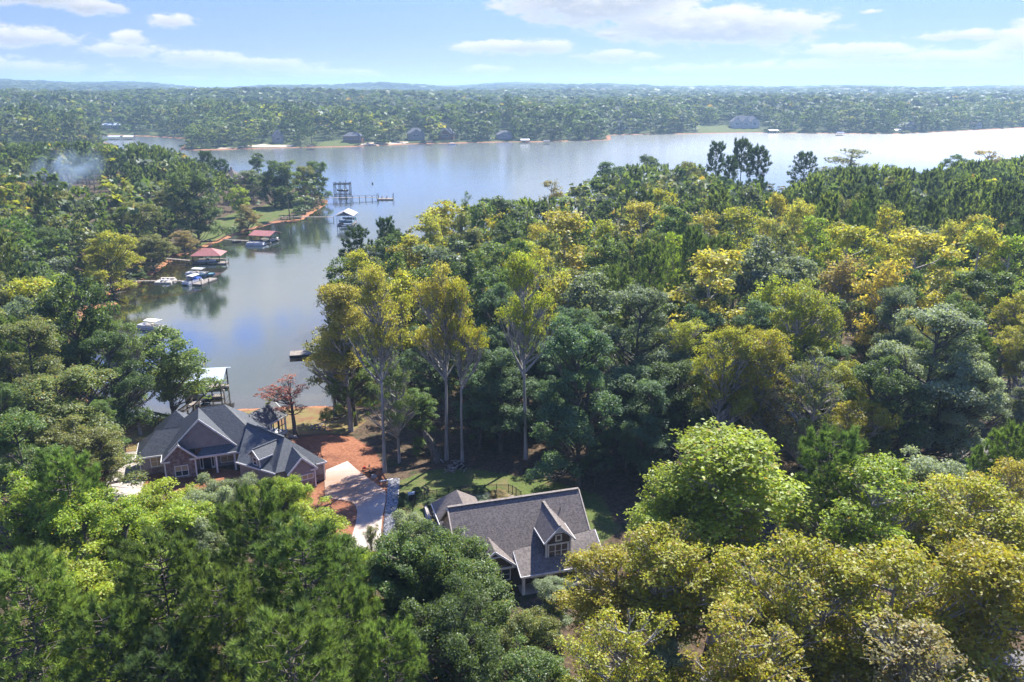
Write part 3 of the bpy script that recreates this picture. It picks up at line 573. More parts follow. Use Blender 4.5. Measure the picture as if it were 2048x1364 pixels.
# ------------------------------------------------------------------ grey house with charcoal hipped roofs
def grey_house():
    rz = R(20); root = empty('lake_house', (-46.48, 107.57, HZ_L), rz, 'large grey house with charcoal hipped roofs and a brick front gable', 'house')
    e = 3.1; th = .16
    def roof(polys, name='roof'):
        b = MB()
        for p in polys: b.slab(p, th)
        return b.build(name, ROOFL, root)
    OV = -.02
    # main block: front slope F, hip R, back slope, left plane shared with both front gables
    RL, RR_ = (.72, 5.6, 8.7), (4.4, 5.6, 8.7)
    roof([[(-.4, 0, e), (5.3, 0, e), (7.0, -.35, e - .35), (11.05, 1.3, 4.4), (7.7, 2.3, 5.4), RR_, RL, (.72, .8, 3.9)],          # front slope
          [RR_, (7.7, 2.3, 5.4), (11.2, 1.4, 3.2), (10.2, 11.4, 2.9)],                                                       # right hip
          [RR_, (10.2, 11.4, 2.9), (-4.9, 11.2, e), (-4.9, 11.2, e), RL],                                                      # back
          [(.72, .8, 8.7), RL, (-4.9, 11.2, e), (-4.9, 2.3, e), (-4.9, -.35, e), (-2.45, -.35, 5.55), (-2.45, 1.0, 5.55), (-3.3, .8, 4.7)],   # left plane
          [(.72, .75, 8.705), RL, (5.6, .75, 3.82)],                                                                          # right slope of the big gable
          [(-2.45, -.35, 5.55), (-2.45, 1.25, 5.55), (-.05, .1, e + .02), (.05, -.35, e + .02)]])                                # right slope of the brick gable
    # big gable wall with siding
    wall(root, [(-3.6, .95, 4.1), (5.3, .95, 3.95), (.72, .95, 8.45)], .15, SIDING, 'gable_wall')
    fascia(root, [((.72, .72, 8.72), (-3.75, .72, 4.25)), ((.72, .72, 8.72), (5.6, .72, 3.82))])
    # brick front gable
    wall(root, [(-4.55, 0, -.6), (-.35, 0, -.6), (-.35, 0, e), (-2.45, 0, 5.2), (-4.55, 0, e)], .25, BRICK, 'brick_wall')
    wall(root, [(-4.55, 2.9, -.6), (-4.55, -.004, -.6), (-4.55, -.004, e - .05), (-4.55, 2.9, e - .05)], .2, BRICK, 'brick_wall')
    wall(root, [(-.35, 0.004, -.6), (-.35, 2.2, -.6), (-.35, 2.2, e), (-.35, .004, e)], .2, BRICK, 'brick_wall')
    fascia(root, [((-2.45, -.38, 5.58), (-4.95, -.38, e + .03)), ((-2.45, -.38, 5.58), (.1, -.38, e + .03)), ((-4.97, -.38, e), (-4.97, 2.3, e)), ((-4.95, -.2, e - .05), (-3.75, -.2, e - .05)), ((-1.1, -.2, e - .05), (.1, -.2, e - .05))])
    for x in (-4.55, -.35): MB().box(x - .1, x + .1, -.06, .08, -.5, e - .1).build('corner_board', WHITE, root)
    window(root, -2.35, 0, .35, 1.9, 1.75, -math.pi / 2, 2, 2, [GLASS, BLIND])
    # porch: set-back wall, door with sidelights, big triple window, posts, floor
    wall(root, [(-.35, 2.2, -.6), (8.2, 2.2, -.6), (8.2, 2.2, e + 1.5), (-.35, 2.2, e + 1.5)], .2, SIDING)
    door = MB().box(.62, 1.72, 2.11, 2.19, .05, 2.35).build('door', NAVY, root); MB().box(1.58, 1.64, 2.05, 2.11, 1.0, 1.2).build('handle', BLACK, door)
    fr = MB()
    for x0, x1, z0, z1 in ((.1, .24, 0, 2.5), (.5, .62, 0, 2.5), (1.72, 1.84, 0, 2.5), (2.1, 2.24, 0, 2.5), (.24, 2.1, 2.36, 2.5), (.24, .5, 0, .3), (1.84, 2.1, 0, .3)): fr.box(x0, x1, 2.06, 2.195, z0, z1)
    fr.build('door_frame', WHITE, root)
    for x in (.24, 1.84): MB().box(x, x + .26, 2.12, 2.18, .3, 2.36).build('sidelight', GLASS, root)
    window(root, 4.55, 2.2, .55, 3.0, 2.1, -math.pi / 2, 3, 2, BLIND)
    for x in (2.55, 5.15): MB().box(x - .13, x + .13, .12, .38, -.1, e - .12).build('porch_post', WHITE, root)
    MB().box(-.3, 6.4, -.1, 2.15, -.75, -.1).build('porch_floor', BRICK, root)
    MB().box(-.3, 5.4, .1, .4, e - .42, e - .14).build('porch_beam', WHITE, root)
    fascia(root, [((.1, -.03, e), (5.3, -.03, e)), ((5.3, -.03, e), (7.0, -.4, e - .35))])
    # left wing with its own hip roof
    L0, L1 = -8.5, 2.5
    roof([[(L0, L1, e), (-4.86, L1, e), (-1.95, 5.4, e + 2.9), (L0 + 3.1, 5.4, e + 2.9)], [(L0, L1, e), (L0 + 3.1, 5.4, e + 2.9), (L0, 8.3, e)], [(L0, 8.3, e), (L0 + 3.1, 5.4, e + 2.9), (-1.95, 5.4, e + 2.9), (-1.95, 8.3, e)]], 'roof')
    wall(root, [(L0 + .4, L1 + .4, .9), (-4.56, L1 + .4, .9), (-4.56, L1 + .4, e - .1), (L0 + .4, L1 + .4, e - .1)], .2, SIDING)
    wall(root, [(L0 + .38, L1 + .38, -.7), (-4.56, L1 + .38, -.7), (-4.56, L1 + .38, .9), (L0 + .38, L1 + .38, .9)], .2, BRICK, 'brick_wall')
    wall(root, [(L0 + .4, 8, -.7), (L0 + .4, L1 + .41, -.7), (L0 + .4, L1 + .41, e - .1), (L0 + .4, 8, e - .1)], .2, SIDING)
    MB().box(L0 + .34, L0 + .46, L1 + .32, L1 + .44, -.6, e - .15).build('corner_board', WHITE, root)
    fascia(root, [((L0, L1 - .03, e), (-4.9, L1 - .03, e)), ((L0 - .03, L1, e), (L0 - .03, 8.3, e))])
    window(root, -5.75, L1 + .4, 1.15, 1.9, 1.7, -math.pi / 2, 2, 2, BLIND)
    # rear left wing: steep hip
    ap = (-2.8, 9.4, 7.3); q = [(-6.6, 5.9, e + .05), (1.4, 5.9, e + .05), (1.4, 13.4, e + .05), (-6.6, 13.4, e + .05)]
    roof([[q[i], q[(i + 1) % 4], ap] for i in range(4)])
    wall(root, [(-6.2, 13, -.7), (-6.2, 8.1, -.7), (-6.2, 8.1, e), (-6.2, 13, e)], .2, SIDING)
    # rear porch turned 45 degrees, screened
    rp = empty('rear_porch', (10.66, 8.3, 0), R(45)); rp.parent = root
    rb = MB(); L = 4.6; hw = 2.4
    rb.slab([(-2.5, 0, 3.3), (L, 0, 3.3), (L - .1, hw, 5.3), (-2.5, hw, 5.3)], th); rb.slab([(-2.5, 2 * hw, 3.3), (-2.5, hw, 5.3), (L - .1, hw, 5.3), (L, 2 * hw, 3.3)], th); rb.build('porch_roof', ROOFL, rp)
    fascia(rp, [((-.2, -.03, 3.3), (L, -.03, 3.3)), ((L + .02, 0, 3.3), (L - .08, hw, 5.3)), ((L + .02, 2 * hw, 3.3), (L - .08, hw, 5.3))])
    MB().slab([(L - .3, .2, 3.1), (L - .3, 2 * hw - .2, 3.1), (L - .3, hw, 4.95)], .12, n=(1, 0, 0)).build('gable_wall', SIDING, rp)
    for x, y in ((.3, .25), (L - .4, .25), (L - .4, 2 * hw - .25)): MB().box(x - .12, x + .12, y - .12, y + .12, -.5, 3.1).build('porch_post', WHITE, rp)
    for x in (1.4, 2.5, 3.4): MB().box(x - .06, x + .06, .2, .32, .5, 3.1).build('screen_bar', BLACK, rp)
    for z in (.55, 1.75, 2.95): MB().box(.42, L - .52, .21, .31, z, z + .1).build('screen_bar', BLACK, rp)
    for y in (1.6, 3.2): MB().box(L - .46, L - .34, y - .06, y + .06, .5, 3.0).build('screen_bar', BLACK, rp)
    MB().box(.1, L - .2, .05, 2 * hw - .1, .1, .45).build('porch_deck', WHITE, rp)
    MB().box(.2, L - .3, .15, 2 * hw - .2, -.8, .1).build('porch_base', BRICK, rp)
    wall(root, [(11.0, 11, -.7), (10.9, 1.9, -.7), (10.9, 1.9, 3.0), (11.0, 11, 3.0)], .2, SIDING)
    # angled garage wing
    A, B = (7.4, 3.1, 6.25), (12.34, -4.46, 6.25)
    CL, CR = (10.4, -9.5, e), (17.75, -8.1, e)
    roof([[A, B, CL, (5.3, -3.75, e), (6.7, -.5, 2.75)], [B, CL, CR], [A, B, CR, (12.6, 2.6, 2.9)]])
    MB().bar((7.5, 3.0, 6.31), (12.34, -4.46, 6.31), .3, .06).build('ridge_cap', ROOFL, root)
    fascia(root, [((5.28, -3.78, e), (10.4, -9.53, e)), ((16.2, -8.43, e), (17.78, -8.13, e)), ((17.78, -8.1, e), (12.6, 2.6, 2.9))])
    ang = math.atan2(-8.1 + 9.5, 17.75 - 10.4)
    def wl(p, q, z0, z1, m, nm='wall'): wall(root, [(p[0], p[1], z0), (q[0], q[1], z0), (q[0], q[1], z1), (p[0], p[1], z1)], .2, m, nm)
    P1, P2, P3 = (10.75, -9.0), (17.35, -7.75), (12.5, 2.4)
    wl(P1, P2, 1.1, e - .08, SIDING); wl((P1[0] + .01, P1[1] - .025), (P2[0] + .01, P2[1] - .025), -.8, 1.1, BRICK, 'brick_wall')
    wl(P2, P3, 1.1, e - .1, SIDING); wl((P2[0] + .025, P2[1]), (P3[0] + .025, P3[1]), -.8, 1.1, BRICK, 'brick_wall')
    wl((5.75, -3.4), P1, -.8, e - .08, SIDING); wl((8.2, 2.2), (5.9, -3.3), -.8, e - .1, SIDING)
    MB().box(P2[0] - .08, P2[0] + .1, P2[1] - .12, P2[1] + .06, -.6, e - .15).build('corner_board', WHITE, root)
    # small gable with the long window on the wing's end
    GL, GR = Vector((12.0, -10.65)), Vector((16.25, -9.75)); GM = (GL + GR) / 2; gd = (GR - GL).normalized(); gn = Vector((gd.y, -gd.x))
    bk = GM - gn * 4.3
    roof([[(GL.x, GL.y, e), (GM.x, GM.y, 5.25), (bk.x, bk.y, 5.25), (GL.x - gn.x * 1.6, GL.y - gn.y * 1.6, e)], [(GR.x, GR.y, e), (GR.x - gn.x * 1.6, GR.y - gn.y * 1.6, e), (bk.x, bk.y, 5.25), (GM.x, GM.y, 5.25)]])
    fw = lambda p, z, t=-.3: (p.x + gn.x * t, p.y + gn.y * t, z)
    gl2, gr2 = GL + gd * .35, GR - gd * .35
    wall(root, [fw(gl2, 1.1), fw(gr2, 1.1), fw(gr2, e), fw(GM, 4.95), fw(gl2, e)], .2, SIDING, 'gable_wall')
    wall(root, [fw(gl2, -.8, -.27), fw(gr2, -.8, -.27), fw(gr2, 1.1, -.27), fw(gl2, 1.1, -.27)], .2, BRICK, 'brick_wall')
    wall(root, [fw(gr2, -.8), fw(gr2, -.8, -1.6), fw(gr2, e, -1.6), fw(gr2, e)], .2, SIDING)
    fascia(root, [(fw(GM, 5.28, .02), fw(GL, e + .03, .02)), (fw(GM, 5.28, .02), fw(GR, e + .03, .02)), (fw(GR - gd * 1.0, e - .03, -.1), fw(GR, e - .03, -.1))])
    MB().bar(fw(gr2, -.5, -.29), fw(gr2, e - .1, -.29), .2, .2).build('corner_board', WHITE, root)
    wc = GM + gd * .3; window(root, wc.x - gn.x * .3, wc.y - gn.y * .3, 1.55, 2.6, .85, math.atan2(gn.y, gn.x), 3, 1, BLIND)
    # dormer on the wing's left slope
    av, bv = Vector((.545, -.839)), Vector((.839, .545)); D0 = Vector((7.95, -6.0)); w2 = 1.4
    pt = lambda a, b, z: (D0.x + av.x * a + bv.x * b, D0.y + av.y * a + bv.y * b, z)
    roof([[pt(-w2, -.35, 4.6), pt(0, -.35, 5.75), pt(0, 4.2, 5.75), pt(-w2, 1.6, 4.6)], [pt(w2, -.35, 4.6), pt(w2, 2.2, 4.6), pt(0, 4.2, 5.75), pt(0, -.35, 5.75)]], 'dormer_roof')
    wall(root, [pt(-1.1, 0, 2.6), pt(1.1, 0, 2.6), pt(1.1, 0, 4.6), pt(0, 0, 5.5), pt(-1.1, 0, 4.6)], .15, TANSIDE, 'dormer_wall')
    wall(root, [pt(1.1, .003, 2.6), pt(1.1, 2.6, 3.6), pt(1.1, 2.6, 4.6), pt(1.1, .003, 4.6)], .15, SIDING, 'dormer_wall')
    wall(root, [pt(-1.1, 2.6, 3.6), pt(-1.1, .003, 2.6), pt(-1.1, .003, 4.6), pt(-1.1, 2.6, 4.6)], .15, SIDING, 'dormer_wall')
    fascia(root, [(pt(0, -.38, 5.78), pt(-w2 - .05, -.38, 4.62)), (pt(0, -.38, 5.78), pt(w2 + .05, -.38, 4.62)), (pt(w2 + .02, -.35, 4.6), pt(w2 + .02, 2.1, 4.6))], w=.09, h=.2)
    MB().bar(pt(0, -.3, 5.8), pt(0, 4.2, 5.8), .24, .05).build('ridge_cap', ROOFL, root)
    MB().bar(pt(1.08, -.03, 2.7), pt(1.08, -.03, 4.55), .16, .16).build('corner_board', WHITE, root); MB().bar(pt(-1.08, -.03, 2.7), pt(-1.08, -.03, 4.55), .16, .16).build('corner_board', WHITE, root)
    window(root, D0.x, D0.y, 3.15, .95, 1.25, math.atan2(-bv.y, -bv.x), 1, 2, GLASS)
    # foundation and chimney-less inner body so that no gap shows light
    MB().box(-4.2, 7.5, 2.6, 10.8, -.8, 3.0).build('wall', SIDING, root)
    for x, y, z in ((7.9, 7.2, 5.4), (9.0, 5.0, 4.4)): MB().tube([(x, y, z - .3), (x, y, z + .35)], .06, 8).build('vent_pipe', BLACK, root)
    return root
grey_house()

# ------------------------------------------------------------------ brown roofed house with the dormer
def brown_house():
    rz = R(16.5); o = (0, 0, HZ_R); root = empty('cottage_house', o, rz, 'brown shingled house with a tall gabled dormer and a front porch', 'house')
    def sl(polys, name='roof', t=.16):
        b = MB()
        for p in polys: b.slab(p, t)
        return b.build(name, ROOFR, root)
    U0, U1, VF, VR, HR, s = 15.9, 31.7, 73.5, 79.35, 8.0, .86
    hz = lambda v: HR - abs(v - VR) * s
    VB = 84.7
    sl([[(U0, VF, hz(VF)), (22.3, VF, hz(VF)), (22.3, 74.7, hz(74.7)), (U1, 75.5, hz(75.5)), (U1, VR, HR), (U0, VR, HR)]]); sl([[(U0, VR, HR), (U1, VR, HR), (U1, VB, hz(VB)), (U0, VB, hz(VB))]])
    sl([[(22.3, 71.8, 2.55), (32.3, 71.8, 2.55), (32.3, 75.5, hz(75.5)), (22.3, 74.75, hz(74.75) + .02)]], 'porch_roof')
    MB().bar((U0, VR, HR + .05), (U1, VR, HR + .05), .38, .07).build('ridge_cap', ROOFR, root)
    TR = principled('tan_trim', (.60, .52, .43), .5, .08)
    fascia(root, [((U0 - .03, VF, hz(VF)), (U0 - .03, VR, HR)), ((U0 - .03, VB, hz(VB)), (U0 - .03, VR, HR)), ((U1 + .03, 75.5, hz(75.5)), (U1 + .03, VR, HR)), ((U1 + .03, VB, hz(VB)), (U1 + .03, VR, HR))], TR, .12, .3, 'rake_board')
    fascia(root, [((U0, VF - .03, hz(VF)), (22.3, VF - .03, hz(VF))), ((22.3, 71.77, 2.55), (32.3, 71.77, 2.55)), ((22.27, 71.8, 2.55), (22.27, 74.7, hz(74.7))), ((32.33, 71.8, 2.55), (32.33, 75.5, hz(75.5)))], WHITE, .1, .24)
    # walls
    wall(root, [(U0 + .45, VB - .5, -.5), (U0 + .45, VF + .5, -.5), (U0 + .45, VF + .5, hz(VF + .5) - .25), (U0 + .45, VR, HR - .3), (U0 + .45, VB - .5, hz(VB - .5) - .25)], .2, TANSIDE, 'gable_wall')
    wall(root, [(U1 - .45, VF + .5, -.5), (U1 - .45, VB - .5, -.5), (U1 - .45, VB - .5, hz(VB - .5) - .25), (U1 - .45, VR, HR - .3), (U1 - .45, VF + .5, hz(VF + .5) - .25)], .2, BROWNSIDE, 'gable_wall')
    wall(root, [(U0 + .46, VF + .5, -.5), (U1 - .46, VF + .5, -.5), (U1 - .46, VF + .5, hz(VF + .5) - .2), (U0 + .46, VF + .5, hz(VF + .5) - .2)], .2, BROWNSIDE)
    wall(root, [(U1 - .46, VB - .5, -.5), (U0 + .46, VB - .5, -.5), (U0 + .46, VB - .5, hz(VB - .5) - .2), (U1 - .46, VB - .5, hz(VB - .5) - .2)], .2, TANSIDE)
    window(root, 21.2, VF + .5, .95, 1.1, 1.5, -math.pi / 2, 1, 2); window(root, 18.6, VF + .5, .95, 1.8, 1.5, -math.pi / 2, 2, 2)
    window(root, 25.0, VF + .5, .6, 1.7, 1.5, -math.pi / 2, 2, 2); window(root, 29.4, VF + .5, .6, 1.7, 1.5, -math.pi / 2, 2, 2)
    d = MB().box(26.7, 27.7, VF + .42, VF + .49, .05, 2.2).build('door', principled('door_wood', (.16, .06, .035), .5), root); MB().box(27.55, 27.6, VF + .36, VF + .42, 1.0, 1.15).build('handle', BLACK, d)
    # porch
    MB().box(22.5, 32.1, 72.0, VF + .48, -.5, .02).build('porch_floor', CONC, root); MB().box(22.5, 32.1, 72.05, 72.3, 2.1, 2.4).build('porch_beam', WHITE, root)
    for u in (22.7, 25.9, 28.9, 31.9): MB().box(u - .15, u + .15, 72.02, 72.32, .02, 2.1).build('porch_post', WHITE, root)
    # dormer
    Ud, Vd, hr, he = 27.1, 73.35, 7.4, 5.55; w = 1.8
    rd = lambda h: VR - (HR - h) / s
    sl([[(Ud - w, Vd - .5, he), (Ud, Vd - .5, hr), (Ud, rd(hr), hr), (Ud - w, rd(he), he)]], 'dormer_roof', .14); sl([[(Ud + w, Vd - .5, he), (Ud + w, rd(he), he), (Ud, rd(hr), hr), (Ud, Vd - .5, hr)]], 'dormer_roof', .14)
    MB().bar((Ud, Vd - .5, hr + .04), (Ud, rd(hr), hr + .04), .3, .06).build('ridge_cap', ROOFR, root)
    x0, x1 = Ud - 1.42, Ud + 1.42
    wall(root, [(x0, Vd, 2.9), (x1, Vd, 2.9), (x1, Vd, he + .25), (Ud, Vd, hr - .2), (x0, Vd, he + .25)], .15, BROWNSIDE, 'dormer_wall')
    for xx, f in ((x0, 1), (x1, -1)):
        q = [(xx, Vd + .004, 2.9), (xx, rd(he), he - .1), (xx, rd(he), he), (xx, Vd + .004, he)]
        wall(root, q if f < 0 else [q[1], q[0], q[3], q[2]], .12, BROWNSIDE, 'dormer_wall')
    for xx in (x0, x1): MB().box(xx - .09, xx + .09, Vd - .06, Vd + .04, 2.95, he + .15).build('corner_board', WHITE, root)
    fascia(root, [((Ud, Vd - .53, hr), (Ud - w - .03, Vd - .53, he - .03)), ((Ud, Vd - .53, hr), (Ud + w + .03, Vd - .53, he - .03)), ((Ud - w - .03, Vd - .5, he), (Ud - w - .03, rd(he) - .1, he)), ((Ud + w + .03, Vd - .5, he), (Ud + w + .03, rd(he) - .1, he))], WHITE, .08, .2)
    tr = MB(); tr.bar((Ud - .62, Vd - .5, hr - .78), (Ud + .62, Vd - .5, hr - .78), .09, .14); tr.bar((Ud, Vd - .5, hr - .15), (Ud, Vd - .5, hr - .72), .09, .1)
    tr.bar((Ud - .3, Vd - .5, hr - .72), (Ud, Vd - .5, hr - .45), .07, .08); tr.bar((Ud + .3, Vd - .5, hr - .72), (Ud, Vd - .5, hr - .45), .07, .08); tr.build('gable_truss', WHITE, root)
    for sx in (-1, 1):
        for q in (.75, 1.35): MB().bar((Ud + sx * q, Vd - .45, hr - .2 - q * 1.03), (Ud + sx * q, Vd - .02, hr - .55 - q * 1.03), .1, .12).build('bracket', WHITE, root)
    window(root, Ud, Vd, 5.25, .78, .85, -math.pi / 2, 1, 1, None, .16); window(root, Ud - .02, Vd, 3.12, 2.5, 1.9, -math.pi / 2, 3, 2, GLASS, .17)
    # left front gable
    Ug, hg, hge = 19.75, 5.35, 3.35; wg = 2.3
    sl([[(Ug - wg, VF - .35, hge), (Ug, VF - .35, hg), (Ug, rd(hg), hg), (Ug - wg, rd(hge) , hge)]]); sl([[(Ug + wg, VF - .35, hge), (Ug + wg, rd(hge), hge), (Ug, rd(hg), hg), (Ug, VF - .35, hg)]])
    wall(root, [(Ug - 1.9, VF + .1, 2.6), (Ug + 1.9, VF + .1, 2.6), (Ug + 1.9, VF + .1, 3.5), (Ug, VF + .1, 5.05), (Ug - 1.9, VF + .1, 3.5)], .15, BROWNSIDE, 'gable_wall')
    fascia(root, [((Ug, VF - .38, hg), (Ug - wg, VF - .38, hge)), ((Ug, VF - .38, hg), (Ug + wg, VF - .38, hge))], WHITE, .09, .22)
    MB().bar((Ug - .7, VF - .34, hg - .8), (Ug + .7, VF - .34, hg - .8), .09, .13).build('gable_truss', WHITE, root)
    # rear hip roof over the patio
    ur = 18.9; rb = MB(); E0, E1, z1, z0 = ur - 2.9, ur + 2.9, 5.2, 2.75
    rb.slab([(E0, 82.5, z0), (E0, 90.2, z0), (ur, 88.3, z1), (ur, 82.0, z1)], .14); rb.slab([(E1, 90.2, z0), (E1, 82.5, z0), (ur, 82.0, z1), (ur, 88.3, z1)], .14); rb.slab([(E0, 90.2, z0), (E1, 90.2, z0), (ur, 88.3, z1)], .14); rb.build('roof', ROOFR, root)
    fascia(root, [((E0 - .03, 84.7, z0), (E0 - .03, 90.2, z0))], WHITE)
    for u, v in ((E0 + .3, 89.8), (E1 - .3, 89.8), (E0 + .3, 86.2)): MB().box(u - .12, u + .12, v - .12, v + .12, -.3, z0 - .1).build('porch_post', WHITE, root)
    for u, v in ((24.5, 80.6), (28.8, 77.6)): MB().tube([(u, v, hz(v) - .2), (u, v, hz(v) + .4)], .06, 8).build('vent_pipe', BLACK, root)
    MB().box(U0 + .7, U1 - .7, VF + .8, VB - .8, -.4, 2.6).build('wall', BROWNSIDE, root)
    return root

brown_house()

# ------------------------------------------------------------------ drives, paths, yard
def drape(name, pts, lift, mat, cut=5, thick=.12):
    bm = bmesh.new(); vs_ = [bm.verts.new((p[0], p[1], 0)) for p in pts]; f = bm.faces.new(vs_); bmesh.ops.triangulate(bm, faces=[f])
    for _ in range(3):
        le = [e for e in bm.edges if e.calc_length() > 1.6]
        if le: bmesh.ops.subdivide_edges(bm, edges=le, cuts=1, use_grid_fill=False); bmesh.ops.triangulate(bm, faces=bm.faces[:])
    co = np.array([v.co[:2] for v in bm.verts]); z = terr(co[:, 0], co[:, 1])
    for v, zz in zip(bm.verts, z): v.co.z = zz + lift
    bmesh.ops.recalc_face_normals(bm, faces=bm.faces)
    if sum(f.normal.z for f in bm.faces) < 0: bmesh.ops.reverse_faces(bm, faces=bm.faces)
    be = [e for e in bm.edges if e.is_boundary]; ex = bmesh.ops.extrude_edge_only(bm, edges=be)
    for v in [g for g in ex['geom'] if isinstance(g, bmesh.types.BMVert)]: v.co.z -= thick + lift
    me = bpy.data.meshes.new(name); bm.to_mesh(me); bm.free(); me.materials.append(mat); return link(name, me)
def drive_mat():
    m = bpy.data.materials.new('drive_concrete'); m.use_nodes = True; k = NT(m.node_tree); b = k.n['Principled BSDF']; pos = k.new('ShaderNodeNewGeometry').outputs['Position']
    n1 = k.noise(pos, .5, 5, .65); n2 = k.noise(k.vmath('MULTIPLY', pos, (.4, 2.0, 1)), .6, 5, .7)
    base = k.mix(k.smooth(n1, .3, .7), (.42, .36, .31, 1), (.52, .46, .41, 1)); clay = k.mix(k.smooth(n2, .35, .7), (.30, .15, .085, 1), (.38, .24, .16, 1))
    c0 = ground(662, 985); c1 = ground(735, 965); c2 = ground(715, 1040)
    def blob(c, r):
        v = k.new('ShaderNodeVectorMath', operation='DISTANCE'); k.link(k.vmath('MULTIPLY', pos, (1, 1, 0)), v.inputs[0]); v.inputs[1].default_value = (c[0], c[1], 0); return k.smooth(v.outputs['Value'], r, r * .35)
    st = k.math('MAXIMUM', blob(c0, 11), k.math('MULTIPLY', blob(c1, 8), .9)); st = k.math('MAXIMUM', st, k.math('MULTIPLY', blob(c2, 5), .35))
    st = k.math('MULTIPLY', st, k.smooth(k.math('ADD', n2, k.math('MULTIPLY', n1, .4)), .5, .85, .45, 1.15), clamp=True)
    # slab joints every four metres
    sp = k.new('ShaderNodeSeparateXYZ'); k.link(pos, sp.inputs[0])
    j = k.math('MINIMUM', k.math('ABSOLUTE', k.math('SUBTRACT', k.math('FRACT', k.math('MULTIPLY', k.math('ADD', sp.outputs[0], k.math('MULTIPLY', sp.outputs[1], .35)), .25)), .5)), k.math('ABSOLUTE', k.math('SUBTRACT', k.math('FRACT', k.math('MULTIPLY', k.math('SUBTRACT', sp.outputs[1], k.math('MULTIPLY', sp.outputs[0], .35)), .25)), .5)))
    c = k.mix(st, base, clay); c = k.mix(k.smooth(j, .012, .004, 0, .45), c, (.22, .18, .15, 1)); k.link(c, b.inputs['Base Color']); b.inputs['Roughness'].default_value = .85
    return m
drive_pts = [(695, 923), (652, 941), (649, 960), (650, 994), (672, 1000), (693, 1002.5), (704, 1006), (711, 1012), (714.5, 1022), (714, 1034), (711, 1050), (706, 1066), (700, 1085), (705, 1110), (722, 1140), (752, 1140), (763, 1100), (762, 1061), (765, 1034), (771, 1003), (771.7, 984)]
dme = drape('driveway', [ground(*p) for p in drive_pts], .10, drive_mat()); tag(dme, 'curved pale concrete drive stained with red clay', kind='structure')
pad = drape('parking_pad', [ground(*p) for p in [(205, 978), (232, 906), (279, 903), (290, 990), (262, 1010), (215, 1010)]], .09, CONC); tag(pad, 'concrete pad left of the grey house', kind='structure')
st_ = drape('street', [(x, y) for x, y in [(-60, 50), (-20, 54), (30, 57), (80, 62), (80, 68), (30, 63.5), (-20, 60.5), (-60, 56)]], .06, principled('asphalt', (.16, .15, .145), .9, .15, 2)); tag(st_, 'street under the foreground trees', kind='structure')
PATIO = principled('patio_pavers', (.33, .26, .20), .85, .2, 1.2, .2, 6)
pt_ = drape('patio', [ground(*p) for p in [(862, 1040), (866, 1005), (880, 997), (960, 987), (1010, 986), (1028, 992), (1030, 1010), (960, 1020)]], .07, PATIO); tag(pt_, 'tan paved patio behind the brown roofed house', kind='structure')
cw = drape('side_path', [ground(*p) for p in [(848, 1018), (858, 1015), (884, 1055), (884, 1085), (868, 1065), (852, 1040)]], .08, CONC); tag(cw, 'concrete side path at the tan gable', kind='structure')
GRAV = principled('grey_gravel', (.20, .20, .20), .9, .4, 3, .9, 9, col2=(.52, .52, .53))
gvp = [(777, 957), (799, 957), (797, 1000), (790, 1045), (786, 1100), (766, 1100), (768, 1045), (773, 1000)]
gv = drape('gravel_strip', [ground(*p) for p in gvp], .05, GRAV); tag(gv, 'strip of grey crushed stone beside the drive', kind='structure')
gp = np.array([ground(*p)[:2] for p in gvp]); b = MB()
gx0, gy0 = gp.min(0); gx1, gy1 = gp.max(0); PX = np.stack([rng.uniform(gx0, gx1, 5200), rng.uniform(gy0, gy1, 5200)], 1); PX = PX[poly_sd(gp, PX[:, 0], PX[:, 1]) < -.1]; PZ = terr(PX[:, 0], PX[:, 1])
for (x, y), z in zip(PX[:2200], PZ):
    s = rng.uniform(.07, .2); z += .06; q = rng.uniform(-.4, .4, 6) * s
    b.add([(x - s + q[0], y + q[1], z), (x + q[2], y - s + q[3], z), (x + s + q[4], y + q[5], z), (x + q[1], y + s, z), (x + q[0], y + q[4], z + s * .9)], [(0, 1, 4), (1, 2, 4), (2, 3, 4), (3, 0, 4)])
tag(b.build('crushed_stone', GRAV, fix=False), 'loose grey stones lying in the gravel strip', kind='stuff')
# debris at the edge of the drive
dirtm = principled('dark_debris', (.03, .026, .024), .9, .3, 4)
def heap(name, px, py, w, h, n, mat, label, cat, seed):
    g = np.random.default_rng(seed); p = ground(px, py); b = MB()
    for _ in range(n):
        x, y = g.normal(size=2) * w * .4; l = g.uniform(.2, .6) * w; a = g.uniform(0, 3.14); z = g.uniform(0.05, h)
        b.bar((x - l / 2 * math.cos(a), y - l / 2 * math.sin(a), z), (x + l / 2 * math.cos(a), y + l / 2 * math.sin(a), z + g.uniform(-.1, .15)), g.uniform(.06, .22), g.uniform(.05, .16))
    return tag(b.build(name, mat, None, tuple(p)), label, cat)
heap('debris_pile', 741, 947, 1.6, .35, 16, dirtm, 'black heap of scrap on the clay at the edge of the drive', 'debris', 3)
heap('brush_pile', 640, 858, 2.4, .4, 26, WOOD, 'loose grey brush pile on the bank by the dogwood', 'brush pile', 4)
heap('brush_pile', 905, 936, 2.6, .35, 24, WOOD, 'pale brush pile below the forked poplar at the lawn edge', 'brush pile', 5)
p = ground(748, 955); ck = MB().tube([(0, 0, 0), (0, 0, .35), (.05, 0, .38)], [.42, .40, .25], 12).build('concrete_block', CONC, None, tuple(p)); tag(ck, 'round pale block beside the black scrap heap', 'block')
p = ground(773, 962); pp = MB().tube([(-.9, -.3, .1), (0, 0, .12), (.9, .3, .1)], .11, 8).build('drain_pipe', WHITE, None, tuple(p)); tag(pp, 'white pipe lying at the head of the gravel strip', 'pipe')
p = ground(585, 876); bo = MB().tube([(-.8, 0, .0), (-.3, .1, .25), (.5, 0, .22), (.9, 0, 0)], [.2, .35, .3, .12], 8).build('boulder', CONC, None, tuple(p)); tag(bo, 'pale boulder on the clay left of the dogwood foot', 'boulder')
